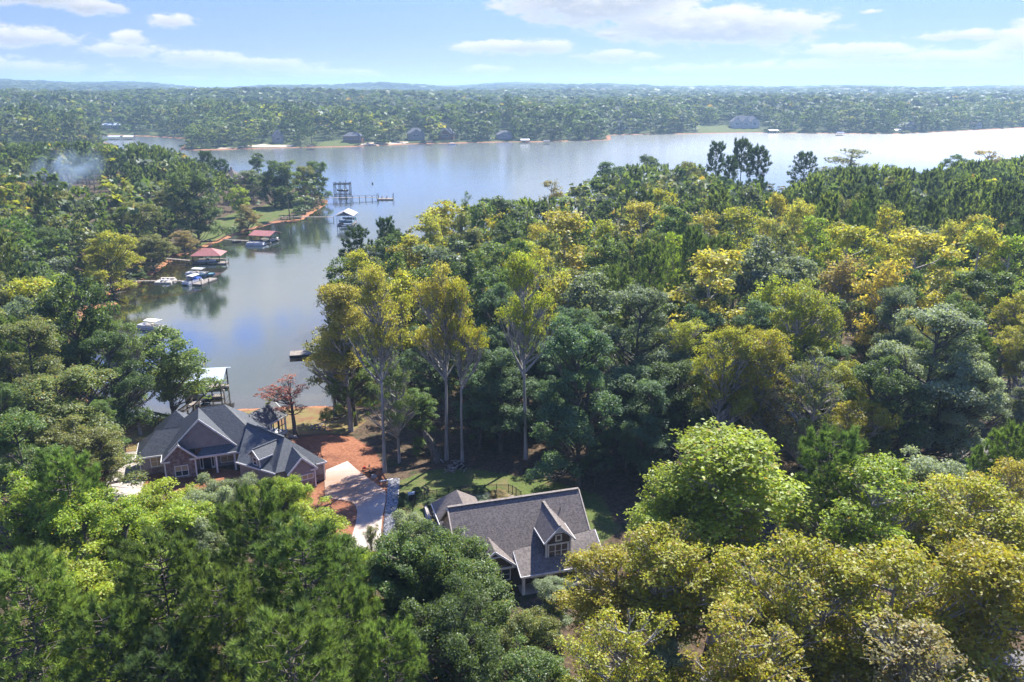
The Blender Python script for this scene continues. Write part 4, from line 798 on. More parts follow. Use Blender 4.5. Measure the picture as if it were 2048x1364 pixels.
REDP = principled('red_plastic', (.45, .03, .025), .4, .1)
p = ground(729, 940); tl = empty('red_tiller', tuple(p), .3, 'small red garden machine with an orange top standing by the drive', 'garden machine')
MB().tube([(0, 0, .25), (0, 0, .6)], [.22, .16], 10).build('body', REDP, tl); MB().bar((0, .1, .5), (0, .7, 1.05), .07, .07).build('handle', principled('orange_paint', (.5, .2, .05), .5), tl)
for sx in (-.25, .25): MB().tube([(sx - .05, 0, .2), (sx + .05, 0, .2)], .2, 12).build('wheel', BLACK, tl)
# snag
p = ground(868, 922); sn = empty('broken_snag', tuple(p), 0, 'leaning broken brown trunk at the edge of the lawn', 'dead tree')
MB().tube([(.6, 0, -.2), (.3, .1, 1.2), (-.4, .2, 2.8), (-1.1, .2, 4.2), (-1.5, .3, 5.0)], [1.0, .75, .62, .5, .16], 9).build('trunk', BARK, sn); MB().tube([(-.3, .2, 2.6), (.2, .3, 3.6)], [.25, .06], 6).build('limb', BARK, sn)
# black fence round the patio
fp = [ground(*q) for q in [(826, 1022), (831, 1001), (849, 998), (874, 996), (898, 993), (922, 989), (946, 987), (970, 986), (993, 985.5), (1017, 985.5), (1025, 988), (1032, 992), (1042, 1000)]]
fe = empty('yard_fence', tuple(fp[1]), 0, 'black metal picket fence enclosing the patio of the brown roofed house', 'fence'); O_ = Vector(fp[1]); pk = MB()
for i, q in enumerate(fp):
    v = Vector(q) - O_; MB().box(v.x - .05, v.x + .05, v.y - .05, v.y + .05, v.z - .2, v.z + 1.35).build('post', BLACK, fe)
    if i:
        u = Vector(fp[i - 1]) - O_
        for hh in (.2, 1.2): MB().bar(u + Vector((0, 0, hh)), v + Vector((0, 0, hh)), .04, .05).build('rail', BLACK, fe)
        n = max(3, int((v - u).length / .13))
        for t in range(1, n): w_ = u.lerp(v, t / n); pk.box(w_.x - .011, w_.x + .011, w_.y - .011, w_.y + .011, w_.z + .08, w_.z + 1.3)
tag(pk.build('picket', BLACK, fe, fix=False), kind='stuff')
# low fence and wall at the left pad
fp2 = [ground(*q) for q in [(205, 912), (228, 910), (252, 906), (276, 902)]]; f2 = empty('low_fence', tuple(fp2[0]), 0, 'short dark wire fence on the grass left of the grey house', 'fence'); O2 = Vector(fp2[0])
for i, q in enumerate(fp2):
    v = Vector(q) - O2; MB().box(v.x - .05, v.x + .05, v.y - .05, v.y + .05, v.z - .1, v.z + 1.1).build('post', BLACK, f2)
    if i: [MB().bar(Vector(fp2[i - 1]) - O2 + Vector((0, 0, hh)), v + Vector((0, 0, hh)), .03, .03).build('rail', BLACK, f2) for hh in (.15, .6, 1.05)]
ca_, cb_ = Vector(ground(228, 929)), Vector(ground(278, 924)); tag(MB().bar((0, 0, .12), cb_ - ca_ + Vector((0, 0, .12)), .25, .3).build('curb_timber', DARKWOOD, None, tuple(ca_)), 'dark timber lying across the concrete pad', 'timber')
# grill post box at the fence corner
p = ground(824, 1000); gr = empty('covered_grill', tuple(p), .3, 'dark covered grill with a pale lid at the fence corner', 'grill')
MB().box(-.45, .45, -.3, .3, .0, .95).build('body', DARKWOOD, gr); MB().tube([(-.5, 0, .95), (.5, 0, .95)], .3, 10).build('lid', principled('pale_blue_lid', (.45, .52, .56), .4), gr)
# patio things: pool, planter, conifers, furniture
p = ground(955, 999); tag(drape('pool_water', [ground(*q) for q in [(938, 996), (946, 994), (966, 1002), (958, 1006)]], .10, principled('pool_blue', (.03, .09, .11), .05, .1, spec=.8)), 'small dark blue pool in the patio', kind='structure')
for i, (px, py, hh, lab) in enumerate([(952, 996, 1.8, 'small dark conical evergreen beside the patio pool'), (966, 995, 1.5, 'second conical evergreen right of the patio pool')]):
    p = ground(px, py); r_ = plant(p[0], p[1], p[2], hh, .5, 'bush', 'dark', 'mid', lab)
p = ground(962, 999); plant(p[0], p[1], p[2], .8, 1.4, 'bush', 'silver', 'mid', 'low pale flowering bed on the patio')
BROWNF = principled('brown_wicker', (.10, .07, .06), .7, .2, 8)
def chair(px, py, rz, lab):
    p = ground(px, py, .08); c = empty('patio_chair', tuple(p), rz, lab, 'chair', 'brown patio chairs on the side path')
    MB().box(-.3, .3, -.3, .3, .38, .46).build('seat', BROWNF, c); MB().box(-.3, .3, .26, .34, .46, 1.0).build('backrest', BROWNF, c)
    for sx in (-.26, .26):
        for sy in (-.26, .26): MB().box(sx - .03, sx + .03, sy - .03, sy + .03, 0, .38).build('leg', BROWNF, c)
        MB().box(sx - .03, sx + .03, -.28, .26, .62, .68).build('armrest', BROWNF, c)
chair(866, 1034, 1.4, 'brown patio chair at the far end of the side path'); chair(869, 1041, 1.6, 'brown patio chair in the middle of the side path'); chair(873, 1048, 1.5, 'brown patio chair nearest the tan gable')
p = ground(855, 1030); tag(MB().box(-.18, .18, -2.2, 2.2, 0, .55).build('garden_wall', CONC, None, tuple(p), .25), 'low pale wall edging the side path', 'wall')
# grey roof at the right edge
p = top_place(1962, 912, 5.0); sb = empty('grey_shed', (p[0], p[1], p[2]), R(-25), 'grey roofed house half hidden behind the right edge pine', 'house')
MB().box(-4, 4, -5, 5, 0, 3.1).build('wall', SIDING, sb); rb = MB(); rb.slab([(-4.5, -5.5, 2.9), (0, -5.5, 5.6), (0, 5.5, 5.6), (-4.5, 5.5, 2.9)], .15); rb.slab([(4.5, -5.5, 2.9), (4.5, 5.5, 2.9), (0, 5.5, 5.6), (0, -5.5, 5.6)], .15); rb.build('roof', ROOFR, sb)

# ------------------------------------------------------------------ docks and boats
HULLW = principled('white_gelcoat', (.70, .71, .72), .3, .05, spec=.5); TEAL = principled('teal_gelcoat', (.03, .16, .17), .25, .1, spec=.5); TEAL2 = principled('pale_teal_gelcoat', (.20, .38, .42), .3, .1, spec=.5)
BLUECOV = principled('blue_cover', (.012, .06, .30), .7, .15, 3); GREYROOF2 = principled('tan_metal_roof', (.42, .39, .37), .45, .08); SEAT = principled('cream_vinyl', (.55, .50, .44), .5, .1); ALU = principled('aluminium', (.45, .46, .48), .4, .1, metal=.6)
def hull(root, L, W, D, mat, name='hull'):
    n = 12; vs_ = []
    for i in range(n + 1):
        t = i / n; x = (t - .5) * L; w = W / 2 * (1 - max(0, (t - .55) / .45) ** 2.2 * .97); k = -D * .45 + D * .5 * max(0, (t - .6) / .4) ** 2; s = D * .55 + .18 * D * t * t
        vs_ += [(x, -w, s), (x, -w * .86, s * .2), (x, 0, k), (x, w * .86, s * .2), (x, w, s), (x, w * .82, s - .03), (x, 0, s * .35 if t < .62 else s + .05), (x, -w * .82, s - .03)]
    fs = [(i * 8 + k, i * 8 + (k + 1) % 8, (i + 1) * 8 + (k + 1) % 8, (i + 1) * 8 + k) for i in range(n) for k in range(8)] + [tuple(range(7, -1, -1)), tuple(n * 8 + k for k in range(8))]
    return MB().add(vs_, fs).build(name, mat, root)
def outboard(root, x, y, z):
    m = MB().box(x - .22, x + .22, y - .17, y + .17, z, z + .55).box(x - .1, x + .08, y - .07, y + .07, z - .8, z).build('outboard_motor', BLACK, root); return m
def speedboat(p, rz, L, mat, label, tower=True, cat='boat'):
    b = empty('motor_boat', p, rz, label, cat); hull(b, L, L * .36, L * .16, mat)
    w = L * .15
    MB().slab([(.12 * L, -w, .09 * L), (.12 * L, w, .09 * L), (.04 * L, w * .95, .17 * L), (.04 * L, -w * .95, .17 * L)], .03, n=(.7, 0, .7)).build('windscreen', GLASS, b)
    for x in (-.32, -.12): MB().box(x * L, x * L + .08 * L, -w * .8, w * .8, .05 * L, .10 * L).build('seat', SEAT, b)
    if tower:
        for s_ in (-1, 1): MB().tube([(.02 * L, s_ * w, .08 * L), (-.06 * L, s_ * w * .8, .32 * L)], .04, 6).build('tower_leg', BLACK, b)
        MB().tube([(-.06 * L, -w * .8, .32 * L), (-.06 * L, w * .8, .32 * L)], .05, 6).build('tower_bar', BLACK, b)
    return b
def pontoon(p, rz, L, label, canopy=WHITE, cover=None, motors=1):
    b = empty('pontoon_boat', p, rz, label, 'boat'); W = 2.5
    for y in (-.9, .9): MB().tube([(-L / 2, y, .1), (L / 2 - .7, y, .1), (L / 2, y, .3)], [.33, .33, .06], 10).build('float', ALU, b)
    MB().box(-L / 2, L / 2 - .2, -W / 2, W / 2, .45, .56).build('deck', HULLW, b)
    for y in (-W / 2 + .04, W / 2 - .04): MB().box(-L / 2 + .4, L / 2 - .5, y - .03, y + .03, .56, 1.2).build('side_panel', HULLW, b)
    for x in (-L / 2 + .4, L / 2 - .5): MB().box(x - .03, x + .03, -W / 2 + .08, W / 2 - .08, .56, 1.15).build('side_panel', HULLW, b)
    for x, y in ((-L * .32, .7), (-L * .32, -.7), (L * .2, .75), (L * .2, -.75)): MB().box(x - .7, x + .7, y - .3, y + .3, .56, 1.0).build('seat', SEAT, b)
    MB().box(-.2, .4, -.95, -.35, .56, 1.35).build('console', SEAT, b)
    if canopy:
        for x in (-L * .3, L * .12):
            for y in (-1.1, 1.1): MB().tube([(x * .8, y, 1.15), (x, y, 2.45)], .03, 5).build('canopy_pole', ALU, b)
        MB().slab([(-L * .34, -1.25, 2.45), (L * .16, -1.25, 2.45), (L * .16, 0, 2.62), (-L * .34, 0, 2.62)], .05).slab([(-L * .34, 0, 2.62), (L * .16, 0, 2.62), (L * .16, 1.25, 2.45), (-L * .34, 1.25, 2.45)], .05).build('canopy', canopy, b)
    if cover: MB().slab([(-L * .45, -1.3, 1.22), (L * .1, -1.3, 1.22), (L * .1, 0, 1.55), (-L * .45, 0, 1.5)], .05).slab([(-L * .45, 1.3, 1.22), (-L * .45, 0, 1.5), (L * .1, 0, 1.55), (L * .1, 1.3, 1.22)], .05).build('cover', cover, b)
    for i in range(motors): outboard(b, -L / 2 - .2, (i - (motors - 1) / 2) * .9, .75)
    return b
def gangway(p, q, w, label, rails=False, name='gangway', mat=None, posts=6):
    p, q = Vector(p), Vector(q); o = (p + q) / 2; g = empty(name, tuple(o), 0, label, 'gangway'); d = q - p; u = d.normalized(); s_ = Vector((-u.y, u.x, 0))
    MB().bar(p - o, q - o, w, .14).build('deck', mat or WOOD, g)
    for i in range(posts + 1):
        c = p + d * (i / posts) - o
        for sg in (-1, 1): MB().box(c.x + s_.x * sg * w * .56 - .08, c.x + s_.x * sg * w * .56 + .08, c.y + s_.y * sg * w * .56 - .08, c.y + s_.y * sg * w * .56 + .08, -o.z - 1.2, c.z + (1.0 if rails else .25)).build('post', DARKWOOD if rails else WOOD, g)
    if rails:
        for sg in (-1, 1): MB().bar(p - o + s_ * sg * w * .56 + Vector((0, 0, .95)), q - o + s_ * sg * w * .56 + Vector((0, 0, .95)), .07, .07).build('rail', WOOD, g)
    return g
def boathouse(c, rz, L, W, eave, rise, roofm, label, hip=False, deckm=None, postm=None, slip=True, over=.6, name='boathouse', deckz=.55, ridge_y=False):
    b = empty(name, c, rz, label, 'boathouse'); dm = deckm or WOOD; pm = postm or DARKWOOD
    if slip:
        for y0, y1 in ((-W / 2, -W / 2 + 1.3), (W / 2 - 1.3, W / 2)): MB().box(-L / 2, L / 2, y0, y1, deckz - .3, deckz).build('deck', dm, b)
        MB().box(-L / 2, -L / 2 + 1.5, -W / 2 + 1.3, W / 2 - 1.3, deckz - .3, deckz).build('deck', dm, b)
    else: MB().box(-L / 2, L / 2, -W / 2, W / 2, deckz - .3, deckz).build('deck', dm, b)
    for x in (-L / 2 + .15, 0, L / 2 - .15):
        for y in (-W / 2 + .15, W / 2 - .15): MB().box(x - .11, x + .11, y - .11, y + .11, -1.5, eave - .02).build('post', pm, b)
    for y in (-W / 2 + .15, W / 2 - .15): MB().box(-L / 2, L / 2, y - .08, y + .08, eave - .28, eave - .03).build('beam', pm, b)
    lx, ly = L / 2 + over, W / 2 + over; r = MB()
    if hip:
        h = lx - ly if lx > ly else 0; q = [(-lx, -ly, eave), (lx, -ly, eave), (lx, ly, eave), (-lx, ly, eave)]; A, B = (-h, 0, eave + rise), (h, 0, eave + rise)
        r.slab([q[0], q[1], B, A], .12).slab([q[1], q[2], B], .12).slab([q[2], q[3], A, B], .12).slab([q[3], q[0], A], .12)
    else:
        r.slab([(-lx, -ly, eave), (lx, -ly, eave), (lx, 0, eave + rise), (-lx, 0, eave + rise)], .12).slab([(lx, ly, eave), (-lx, ly, eave), (-lx, 0, eave + rise), (lx, 0, eave + rise)], .12)
        for sx in (-1, 1): MB().slab([(sx * (L / 2), -W / 2, eave - .05), (sx * (L / 2), W / 2, eave - .05), (sx * (L / 2), 0, eave + rise * W / (W + 2 * over) - .14)], .08, n=(sx, 0, 0)).build('gable_end', dm, b)
    r.build('roof', roofm, b)
    return b
W0 = lambda px, py, z=0.0: tuple(at(px, py, z))
# red hip-roofed dock with its gangway
c = W0(414, 527); boathouse((c[0], c[1] + 2.5, 0), R(4), 9.4, 7.2, 3.0, 2.0, REDMETAL, 'open dock under a faded red hipped roof', hip=True, slip=True)
c = W0(446, 527); pl_ = empty('swim_platform', (c[0], c[1], 0), R(4), 'small floating platform at the right side of the red hipped dock', 'platform'); MB().box(-1.5, 1.5, -1.8, 1.8, .05, .5).build('deck', WOOD, pl_); [MB().box(x - .08, x + .08, y - .08, y + .08, -1, 1.4).build('post', DARKWOOD, pl_) for x, y in ((1.5, 1.7), (1.5, -1.7))]
gangway(W0(329, 516.5, 1.3), W0(386, 521.5, .8), 1.2, 'pale curved gangway from the shore to the red hipped dock')
c = W0(411, 529); speedboat((c[0], c[1] + 1.6, .75), R(4), 6.0, HULLW, 'covered boat moored under the red hipped roof', False)
# red gabled dock
c = W0(527, 487); boathouse((c[0], c[1] + 3.2, 0), R(-14), 8.2, 8.0, 3.3, 1.3, REDMETAL, 'dock under a red gabled metal roof with boats inside', slip=True)
gangway(W0(447, 479, 1.2), W0(518, 482.5, .7), 1.3, 'long weathered gangway to the red gabled dock', posts=8)
c = W0(512, 490.5); pontoon((c[0], c[1], 0), R(-6), 7.5, 'pontoon boat tied along the front of the red gabled dock', None, None)
c = W0(547, 484); speedboat((c[0], c[1] + 2, .55), R(75), 5.2, HULLW, 'white boat with dark motor at the right post of the red gabled dock', False)
c = W0(475, 484); speedboat((c[0], c[1], .2), R(5), 4.2, ALU, 'small skiff under the long weathered gangway', False)
# boathouse with teal boats
c = W0(690, 452); bh = boathouse((c[0], c[1] + 4.5, 0), R(90), 9.5, 7.2, 4.6, 1.9, GREYROOF2, 'white posted boat lift under a tan gabled roof', postm=WHITE, slip=True)
speedboat((c[0] + .3, c[1] + 1.5, 1.5), R(176), 6.6, TEAL2, 'pale teal wake boat hanging in front in the tan roofed lift'); speedboat((c[0] + .8, c[1] + 6.2, 2.2), R(176), 6.2, TEAL, 'dark teal boat behind the pale teal wake boat', False)
gangway(W0(562, 434, 1.5), W0(667, 434, 1.5), 1.3, 'pale level gangway across the clay beach to the tan roofed lift', posts=8)
# skeletal black dock
c = W0(683, 391); sk = empty('dock_frame', (c[0], c[1] + 4, 0), R(3), 'dark skeletal boat dock with bare posts and no roof', 'dock')
for i, x in enumerate((-4.4, -1.5, 1.5, 4.4)):
    for y in (-3.6, 0, 3.6): MB().box(x - .13, x + .13, y - .13, y + .13, -1.5, 7.2 + .5 * math.sin(i * 2.1 + y)).build('post', DARKWOOD, sk)
for y in (-3.6, 0, 3.6): MB().box(-4.6, 4.6, y - .1, y + .1, 6.0, 6.3).build('beam', DARKWOOD, sk)
for x in (-4.4, -1.5, 1.5, 4.4): MB().box(x - .1, x + .1, -3.8, 3.8, 5.6, 5.9).build('beam', DARKWOOD, sk)
for y in (-3.4, 3.4): MB().box(-4.4, 4.4, y - .6, y + .6, .3, .6).build('deck', DARKWOOD, sk)
for x0, x1 in ((-4.4, -1.5), (1.5, 4.4)): MB().bar((x0, -3.6, 5.6), (x1, -3.6, 2.4), .16, .12).build('brace', DARKWOOD, sk)
speedboat((c[0], c[1] + 3.6, 2.2), R(180), 6.5, BLACK, 'black boat lifted inside the skeletal dock')
# long pier and its float
gangway(W0(640, 396, 1.8), W0(757, 394.5, 1.2), 1.8, 'long railed pier reaching into the lake from the peninsula tip', rails=True, name='pier', posts=9)
c = W0(771, 399); fl = empty('floating_platform', c, R(2), 'low floating platform at the end of the long pier', 'platform'); MB().box(-4.2, 4.2, -2.5, 2.5, -.1, .55).build('deck', WOOD, fl)
for x in (-4.3, 4.3):
    for y in (-2.5, 2.5): MB().tube([(x, y, -1), (x, y, 3.4)], .12, 6).build('piling', DARKWOOD, fl)
for x in (-2.0, .6): MB().box(x - .5, x + .5, .6, 1.5, .55, 1.0).box(x - .5, x + .5, 1.4, 1.55, .55, 1.6).build('seat', SEAT, fl)
c = W0(745, 368); tag(MB().tube([(0, 0, -.4), (0, 0, 1.0)], [.55, .4], 10).build('mooring_buoy', BLACK, None, c), 'single dark buoy alone on the open lake', 'buoy')
# pontoon pair and jet ski float
gangway(W0(240, 562.5, .7), W0(314, 561.5, .5), 1.2, 'pale gangway from the clay shore to the jet ski float', posts=6); gangway(W0(341, 561.5, .5), W0(374, 562, .5), 1.1, 'short walkway between the jet ski float and the pontoon dock', posts=2)
c = W0(328, 566); jf = empty('jetski_float', (c[0], c[1] + 1.5, 0), 0, 'pale floating pad carrying two small watercraft', 'float'); MB().box(-2.6, 2.6, -2.6, 2.2, -.05, .5).build('deck', SEAT, jf); MB().box(-2.2, 2.2, 1.2, 2.2, .5, 1.0).build('bench', SEAT, jf)
for k_, x in enumerate((-.55, .75)):
    j = empty('jet_ski', (c[0] + x, c[1] + .8, .62), R(-75 - 8 * k_), ('black and white jet ski on the left of the pale float', 'black and white jet ski on the right of the pale float')[k_], 'jet ski', 'jet skis on the float')
    hull(j, 2.8, 1.1, .7, HULLW); MB().slab([(-1.1, -.2, .5), (.1, -.2, .55), (.1, .2, .55), (-1.1, .2, .5)], .3).build('seat', BLACK, j); MB().bar((.25, -.38, .82), (.25, .38, .82), .07, .07).build('handlebar', BLACK, j)
c = W0(377, 571); pontoon((c[0], c[1] + 3.0, 0), R(-105), 7.6, 'pontoon boat with a bright blue cover and white canopy', WHITE, BLUECOV)
c = W0(401, 571); dk = empty('boat_dock', (c[0], c[1] + 3.4, 0), R(-15), 'narrow wooden dock right of the blue covered pontoon', 'dock'); MB().box(-1.6, 1.6, -4.0, 5.0, .1, .55).build('deck', WOOD, dk); [MB().box(x - .09, x + .09, y - .09, y + .09, -1, 1.5).build('post', DARKWOOD, dk) for x in (-1.6, 1.6) for y in (-3.8, 0, 4.8)]
c = W0(390, 554); pontoon((c[0], c[1] + 2, 0), R(170), 7.6, 'white boat with a pale canopy behind the blue covered pontoon', HULLW, None); c = W0(403, 552); speedboat((c[0] + 1.5, c[1] - .5, .3), R(10), 6.2, TEAL2, 'pale blue striped runabout behind the narrow wooden dock', False)
c = W0(303, 664); pontoon((c[0] - 1.0, c[1] + 2.5, 0), R(160), 8.0, 'white canopied boat with two dark motors showing above the slender tree', WHITE, None, 2); c2_ = W0(326, 668); speedboat((c2_[0], c2_[1], .2), R(150), 4.5, HULLW, 'small white boat with a dark motor beside the canopied boat', False)
# boathouse behind the grey house
c = W0(440, 798); bb = boathouse((c[0] - 3.5, c[1] + 3.0, 0), R(8), 7.0, 7.0, 4.0, 1.3, PALEMETAL, 'boathouse with a pale blue metal roof behind the grey house', deckm=WOOD, slip=True)
for z in (1.5, 2.4, 3.3): MB().bar((3.35, -3.3, z), (3.35, 3.3, z), .06, .08).build('rail', DARKWOOD, bb)
MB().tube([(4.0, -3.7, -1), (4.0, -3.7, 2.0)], .16, 8).build('piling', SEAT, bb)
gangway((c[0] - 3.5, c[1] - 5.6, .9), (c[0] - 2.5, c[1] - .6, .6), 1.3, 'short gangway from the lawn to the pale metal roofed boathouse', posts=3)
c = W0(594, 713); rd_ = empty('swim_dock', (c[0] + 1.0, c[1] + .5, 0), R(12), 'small dark edged dock half hidden by the leaning olive tree', 'dock'); MB().box(-2.6, 2.6, -1.6, 1.8, .25, .75).build('deck', WOOD, rd_); MB().box(-2.64, 2.64, -1.66, -1.605, .1, .7).build('skirt', BLACK, rd_); MB().tube([(1.2, 1.6, -1), (1.2, 1.6, 3.2)], .1, 8).build('piling', DARKWOOD, rd_)
# cove shore furniture
p = ground(421, 486); ch = empty('lawn_chair', tuple(p), .5, 'pale blue lawn chair under the great shoreline oak', 'chair'); LB = principled('pale_blue_paint', (.35, .5, .55), .5)
MB().box(-.35, .35, -.35, .3, .3, .4).build('seat', LB, ch); MB().slab([(-.35, .3, .35), (.35, .3, .35), (.35, .65, 1.15), (-.35, .65, 1.15)], .06, n=(0, -1, .4)).build('backrest', LB, ch); [MB().box(x - .05, x + .05, y - .05, y + .05, 0, .3).build('leg', LB, ch) for x in (-.3, .3) for y in (-.3, .25)]
heap('driftwood', 232, 588, 3.2, .3, 12, WOOD, 'grey driftwood and stones on the clay point of the cove', 'driftwood', 12)

# ------------------------------------------------------------------ houses on the far shores
WINF = GLASS
def far_house(px, py, w, dpt, h, rise, rz, wallm, roofm, label, gables=1, wins=4, chim=False, base=None):
    x, y, _ = at(px, py, 0) if base is None else base; z = float(terr(np.array([x]), np.array([y]))[0]); z = max(z, .6)
    o = empty('lakeside_house', (x, y, z), R(rz), label, 'house')
    MB().box(-w / 2, w / 2, -dpt / 2, dpt / 2, -2.5, h).build('wall', wallm, o); r = MB(); e = .6
    hx = max(w / 2 - dpt / 2, w * .12); q = [(-w / 2 - e, -dpt / 2 - e, h), (w / 2 + e, -dpt / 2 - e, h), (w / 2 + e, dpt / 2 + e, h), (-w / 2 - e, dpt / 2 + e, h)]; A, B = (-hx, 0, h + rise), (hx, 0, h + rise)
    r.slab([q[0], q[1], B, A], .2).slab([q[1], q[2], B], .2).slab([q[2], q[3], A, B], .2).slab([q[3], q[0], A], .2); rf = r.build('roof', roofm, o)
    if chim: MB().box(hx * .5, hx * .5 + 1, .5, 1.5, h + rise * .4, h + rise + 1.4).build('chimney', BRICK, rf)
    for k_ in range(gables):
        gx = (k_ - (gables - 1) / 2) * w / max(gables, 1) * .95; gw = w / max(gables, 1) * .36; gh = h + rise * .82
        MB().slab([(gx - gw - .4, -dpt / 2 - 1.6, h + .1), (gx, -dpt / 2 - 1.6, gh), (gx, 0, gh), (gx - gw - .4, 0, h + .1)], .15).slab([(gx + gw + .4, -dpt / 2 - 1.6, h + .1), (gx + gw + .4, 0, h + .1), (gx, 0, gh), (gx, -dpt / 2 - 1.6, gh)], .15).build('roof', roofm, o)
        MB().slab([(gx - gw, -dpt / 2 - 1.2, -2), (gx + gw, -dpt / 2 - 1.2, -2), (gx + gw, -dpt / 2 - 1.2, h + .1), (gx, -dpt / 2 - 1.2, gh - .3), (gx - gw, -dpt / 2 - 1.2, h + .1)], 1.1, n=(0, -1, 0)).build('wall', wallm, o)
        window(o, gx, -dpt / 2 - 1.2, h * .45, gw * 1.0, h * .42, -math.pi / 2, 2, 1, WINF, .2)
    for k_ in range(wins):
        wx = -w / 2 + w * (k_ + .5) / wins
        if all(abs(wx - (kk_ - (gables - 1) / 2) * w / max(gables, 1) * .95) > w / max(gables, 1) * .36 + .8 for kk_ in range(gables)): window(o, wx, -dpt / 2, h * .35, w / wins * .5, h * .45, -math.pi / 2, 1, 2, WINF, .2)
    return o
PALEW = principled('pale_stucco', (.52, .50, .48), .7, .08); GRW = principled('grey_render', (.30, .29, .29), .7, .1); BRW = principled('red_brown_brick', (.24, .13, .10), .85, .15, 1); BRROOF = principled('brown_roof', (.12, .095, .085), .8, .2, 1); GRROOF = principled('slate_grey_roof', (.15, .155, .17), .75, .2, 1)
def bs(px, py, back): p = at(px, py, 0); k_ = 1 + back / p[1]; return (p[0] * k_, p[1] * k_, 0)
far_house(1487, 262, 40, 16, 7.5, 8.5, 0, PALEW, GRROOF, 'large pale mansion with a row of steep gables beyond the lake', 3, 8, True, bs(1487, 265, 45))
far_house(830, 288, 19, 12, 6.5, 6, 12, GRW, GRROOF, 'grey house with a steep roof above the sandy bank', 1, 5, False, bs(832, 287, 22))
far_house(894, 285, 18, 12, 5.5, 7, -8, BRW, GRROOF, 'brick house with a pointed grey roof between far trees', 1, 4, True, bs(894, 286, 24))
far_house(1008, 284, 18, 11, 4.5, 4.5, 6, GRW, GRROOF, 'low grey house behind the far boat docks', 1, 4, False, bs(1008, 284, 22))
far_house(708, 292, 20, 11, 6, 4, -4, BRW, GRROOF, 'red brick house with a white porch on the far lawn', 0, 6, True, bs(708, 292.5, 24))
far_house(557, 294, 11, 9, 6, 7, 20, GRW, GRROOF, 'narrow dark house with a tall roof among far trees', 1, 3, False, bs(557, 296, 30))
far_house(1242, 262, 14, 10, 6, 5, 0, PALEW, GRROOF, 'small pale house on the clay corner of the far point', 1, 4, False, bs(1240, 270, 60))
far_house(1815, 262, 24, 11, 5, 5, -10, GRW, GRROOF, 'long grey house low on the far right shore', 1, 6, False, bs(1812, 267, 45))
far_house(224, 268, 26, 12, 4, 2.5, -6, PALEW, PALEMETAL, 'low white building on the lawn of the far left inlet', 0, 8, False, bs(224, 270, 60))
far_house(1950, 258, 16, 10, 5, 5, 15, PALEW, BRROOF, 'pale house near the right edge of the far shore', 1, 4, False, bs(1950, 262, 60))
x, y, z = top_place(455, 340, 8.6); far_house(0, 0, 17, 11, 4.2, 4.6, -12, BRW, BRROOF, 'brown roofed brick lake house on the peninsula behind the trees', 1, 5, True, (x, y, 0))
for px, py, L_, rm, lab in [(1050, 286, 9, WHITE, 'white roofed boat dock on the far shore'), (1093, 288.5, 6, GRROOF, 'small dark hut dock right of the white roofed far dock'), (858, 290, 6.5, DARKWOOD, 'dark hut dock below the grey steep roofed house'), (1364, 262, 10, PALEMETAL, 'pale roofed dock left of the far mansion lawn'),
        (1546, 266, 12, WHITE, 'low white canopy dock right of the far mansion'), (1680, 271, 9, BLUECOV, 'blue and white boat lift on the far right shore'), (622, 299, 7, DARKWOOD, 'dark dock on the near end of the far left shore'), (230, 279, 13, PALEMETAL, 'long pale roofed dock in the far left inlet'), (258, 279, 11, WHITE, 'second pale dock in the far left inlet'), (330, 267, 9, WHITE, 'white roofed dock at the mouth of the far inlet'), (1795, 265, 9, WHITE, 'white canopy dock near the long grey far house')]:
    p = at(px, py, 0); boathouse((p[0], p[1] + 1, 0), R(3), L_, L_ * .7, 3.2, 1.4, rm, lab, postm=WOOD, name='far_boathouse')
c = W0(905, 290); pontoon((c[0], c[1], 0), R(20), 8, 'white boat moored below the pointed roof brick house', WHITE); c = W0(545, 292); speedboat((c[0], c[1], .3), R(200), 8, HULLW, 'white boat near the narrow dark far house', False)
wt = bs(1653, 180, 0); tw = top_place(1653, 166, 48); t_ = empty('water_tower', (tw[0] * 1.0, tw[1], tw[2]), 0, 'tiny pale water tower on the hazy right horizon', 'water tower')
MB().tube([(0, 0, -8), (0, 0, 34)], 2.2, 10).build('shaft', PALEW, t_); MB().tube([(0, 0, 33), (0, 0, 36), (0, 0, 42), (0, 0, 46), (0, 0, 48)], [3, 9, 10.5, 7, 1], 14).build('tank', PALEW, t_)

# ------------------------------------------------------------------ smoke drifting out of the left woods
def smoke():
    m = bpy.data.materials.new('smoke'); m.use_nodes = True; k = NT(m.node_tree); k.n.clear(); out = k.new('ShaderNodeOutputMaterial'); v = k.new('ShaderNodeVolumePrincipled')
    tc = k.new('ShaderNodeTexCoord'); o = tc.outputs['Object']; ln = k.new('ShaderNodeVectorMath', operation='LENGTH'); k.link(k.vmath('MULTIPLY', o, (1 / 27, 1 / 12, 1 / 14)), ln.inputs[0])
    n = k.noise(k.vmath('ADD', o, (3, 1, 9)), .085, 5, .6, dist=.6); fall = k.smooth(ln.outputs['Value'], 1.0, .15)
    k.link(k.math('MULTIPLY', k.math('MULTIPLY', k.smooth(n, .40, .72), fall), .20), v.inputs['Density']); v.inputs['Color'].default_value = (.55, .76, 1.0, 1); v.inputs['Anisotropy'].default_value = .3; k.link(v.outputs[0], out.inputs['Volume'])
    p = at(130, 345, 17.0); bm = bmesh.new(); bmesh.ops.create_icosphere(bm, subdivisions=2, radius=1.0)
    for q in bm.verts: q.co = (q.co.x * 28, q.co.y * 12.5, q.co.z * 14.5)
    me = bpy.data.meshes.new('smoke'); bm.to_mesh(me); bm.free(); me.materials.append(m); s_ = link('smoke', me, None, tuple(p)); s_.rotation_euler = (0, R(-18), R(-10)); tag(s_, 'thin bluish smoke rising from the woods on the left bank', kind='stuff')
smoke()

T = tree
